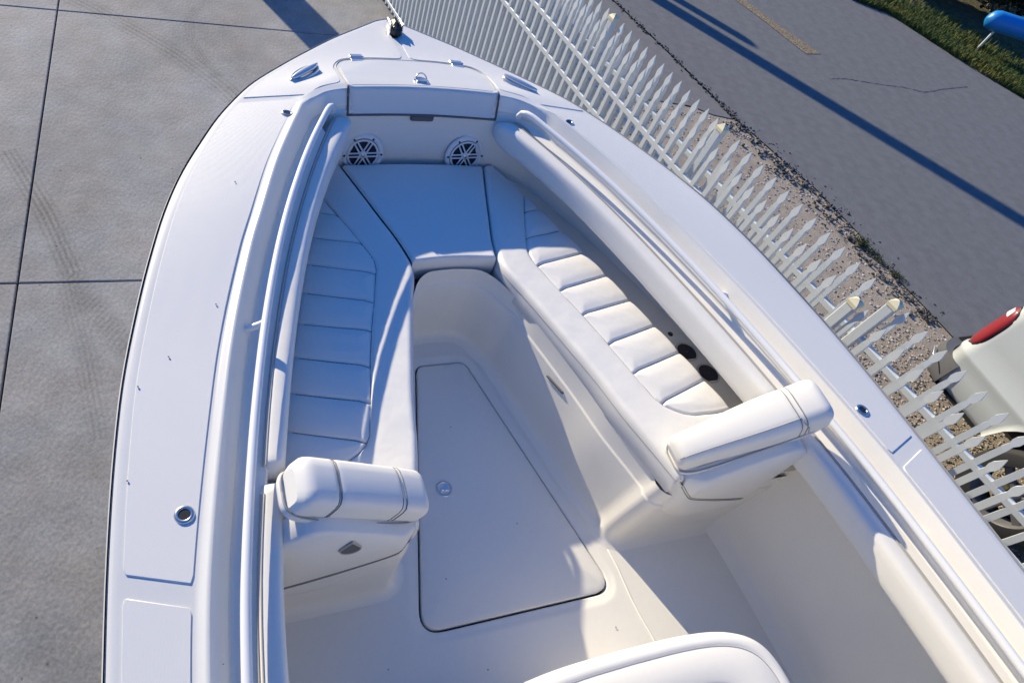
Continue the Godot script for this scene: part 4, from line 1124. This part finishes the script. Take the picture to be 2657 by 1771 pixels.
	st = begin(); tube(st, line3([Vector3(-0.955, -0.80 - G, zr - 0.8 + 0.04), Vector3(-0.93, -0.77 - G, zr - 0.8 - 0.03), Vector3(-0.86, -0.765 - G, zr - 0.8 - 0.09)], 10), 0.006, 8); obj("bumper_trim", st, M.chrome, o)

# ---- beyond the road, and what throws the shadows from outside the picture
func leaves(n: int, c: Vector3, r: Vector3, sz: float, hue: Color, sd: int) -> Array:
	rng.seed = sd; var tf := []; var cl := []
	for i in n:
		var d := Vector3(rng.randfn(), rng.randfn(), rng.randfn()).normalized() * pow(rng.randf(), 0.45)
		var lump := 0.82 + 0.18 * sin(d.x * 7 + sd) * cos(d.z * 6 + d.y * 5)
		var p := c + d * r * lump
		if p.y < G + 0.02: continue
		var s := sz * rng.randf_range(0.6, 1.4)
		tf.append(Transform3D(Basis.from_euler(Vector3(rng.randf_range(-1.0, 1.0), rng.randf() * TAU, rng.randf_range(-0.8, 0.8))).scaled(Vector3.ONE * s), p))
		var v := rng.randf_range(0.55, 1.35); cl.append(Color(hue.r * v, hue.g * v, hue.b * v))
	return [tf, cl]

func build_far():
	var lf := begin(); lf.set_smooth_group(-1)
	tri(lf, Vector3(0, 0, 0), Vector3(0.3, 0.06, 0.5), Vector3(0, 0, 1)); tri(lf, Vector3(0, 0, 0), Vector3(0, 0, 1), Vector3(-0.3, 0.06, 0.5))
	var lm := mesh_of(lf, M.leaf)
	var k := 0
	for e in [[13.2, -10.6, 1.1, 1.5, "dark shrub at the top edge of the photo, behind the start of the grass"], [14.9, -9.8, 1.4, 1.9, "tall dark shrub behind the rounded end of the blue tube"], [16.9, -9.3, 1.6, 2.0, "dark shrub behind the middle of the blue tube, at the right edge"], [15.4, -12.0, 1.6, 2.6, "tallest dark shrub, in the second row"]]:
		var o := thing("shrub", e[4], "shrub", Vector3(e[0], G, e[1]), "shrubs beyond the road")
		var st := begin()
		for q in 5: var a := q * 1.3; tube(st, line3([Vector3(0.1 * cos(a), 0, 0.1 * sin(a)), Vector3(0.3 * cos(a), e[3] * 0.4, 0.3 * sin(a)), Vector3(e[2] * 0.6 * cos(a), e[3] * 0.85, e[2] * 0.6 * sin(a))], 6), 0.025, 6)
		obj("stem", st, M.pole, o)
		var l := leaves(5200, Vector3(0, e[3] * 0.5, 0), Vector3(e[2], e[3] * 0.52, e[2]), 0.13, Color(0.018, 0.042, 0.012), 70 + k)
		var tf := []
		for t in l[0]: tf.append(t)
		many("foliage", lm, tf, l[1], "", "", o); k += 1
	# blue tube on its low post
	var o := thing("blue_tube_barrier", "thick bright blue tube with a rounded end on a thin pale post", "barrier", Vector3(12.45, G, -8.1))
	var dir := Vector3(0.66, 0.0, 0.30).normalized(); var st := begin(); var c := Vector3(0.0, 0.47, -0.08)
	var pts := PackedVector3Array()
	for i in 12: pts.append(c + dir * (0.1 + i * 0.4))
	tube(st, pts, 0.15, 20); obj("tube", st, M.blue, o)
	for d in [0.22, 2.6]:
		st = begin(); var f: Vector3 = c + dir * d; tube(st, PackedVector3Array([Vector3(f.x, 0.0, f.z + 0.02), Vector3(f.x, 0.4, f.z + 0.02)]), 0.02, 10); obj("post", st, M.white, o)
	# weeds
	rng.seed = 99
	for e in [[5.93, -3.42, "weed tuft at the road edge, the larger one above the capped posts", 1.0], [6.05, -2.95, "small weed tuft at the road edge, nearer the vehicle", 0.7], [5.98, -3.2, "thin weed tuft between two others at the road edge", 0.6], [3.12, -6.24, "dark low plant on the ground behind the fence pickets, beside the apron", 2.6]]:
		var wl := begin(); wl.set_smooth_group(-1); var sz: float = e[3]
		for q in 150:
			var b := Basis(Vector3.UP, rng.randf() * TAU).scaled(Vector3.ONE * rng.randf_range(0.5, 1.1) * minf(sz, 1.8)); var at := Vector3(rng.randfn(0, 0.05) * sz, 0.0, rng.randfn(0, 0.08) * sz)
			var g := rng.randf_range(0.5, 1.3) * (0.4 if sz > 2 else 1.0); wl.set_color(Color(0.05 * g, 0.07 * g, 0.022 * g))
			tri(wl, at + b * Vector3(-0.007, 0, 0), at + b * Vector3(0.007, 0, 0), at + b * Vector3(0.0, 0.06, 0.05))
		var o2 := obj("weed_tuft", wl, M.grass); o2.position = Vector3(e[0], G + 0.008, e[1])
		o2.set_meta("label", e[2]); o2.set_meta("category", "weed"); o2.set_meta("group", "weeds along the road edge")
	trunk("palm_trunk", "tall leaning palm trunk out of frame whose shadow crosses the road", Vector3(2.22, G, -15.0), Vector3(4.16, 9.0, 0.0), 0.15)
	trunk("leaning_post", "short leaning post out of frame whose shadow ends on the road", Vector3(3.1, G, -14.0), Vector3(1.43, 2.67, 0.0), 0.1)
	o = thing("gate_pillar", "square concrete pillar out of frame whose shadow falls ahead of the bow", "pillar", Vector3(-1.18, G, -11.1))
	st = begin(); box(st, Vector3(0, 1.1, 0), Vector3(0.4, 2.2, 0.4), 0.02); obj("shaft", st, M.apron, o)
	st = begin(); box(st, Vector3(0, 2.24, 0), Vector3(0.5, 0.08, 0.5), 0.02); obj("capstone", st, M.apron, o)

func trunk(called: String, label: String, at: Vector3, lean: Vector3, r: float):
	var o := thing(called, label, "trunk", at); var st := begin(); var p := []
	for i in 14: var t := i / 13.0; p.append(Vector3(lean.x * t, lean.y * t, lean.z * t))
	tube(st, PackedVector3Array(p), r, 12); obj("shaft", st, M.pole, o)

func _ready():
	var cam := Camera3D.new(); cam.name = "camera"; add_child(cam)
	cam.position = Vector3(-0.988, 2.224, 0.050); cam.rotation_degrees = Vector3(-55.476, -31.342, 20.162)
	var near := 0.05
	cam.set_frustum(1.1314 * near, Vector2(0.16703, 0.09907) * near, near, 400.0); cam.current = true
	var we := WorldEnvironment.new(); we.name = "environment"; var env := Environment.new(); we.environment = env; add_child(we)
	var sky := Sky.new(); var sm := ProceduralSkyMaterial.new(); sky.sky_material = sm
	sm.sky_top_color = Color(0.12, 0.36, 0.66); sm.sky_horizon_color = Color(0.66, 0.76, 0.86); sm.sky_curve = 0.1; sm.ground_bottom_color = Color(0.25, 0.24, 0.23); sm.ground_horizon_color = Color(0.6, 0.66, 0.72)
	sm.sky_energy_multiplier = 1.0
	env.background_mode = Environment.BG_SKY; env.sky = sky; env.tonemap_mode = Environment.TONE_MAPPER_LINEAR; env.tonemap_exposure = 1.47
	env.sdfgi_enabled = true; env.ssao_enabled = true; env.ssil_enabled = true
	var sun := DirectionalLight3D.new(); sun.name = "sun"; add_child(sun); sun.light_energy = 1.5; sun.light_color = Color(1.0, 0.945, 0.825); sun.light_angular_distance = 0.5; sun.shadow_enabled = true
	sun.look_at_from_position(Vector3.ZERO, Vector3(0.95, -1.0, 2.36), Vector3.UP)
	materials()
	setting()
	build_boat()
	build_cushions()
	build_fences()
	build_vehicle()
	build_far()
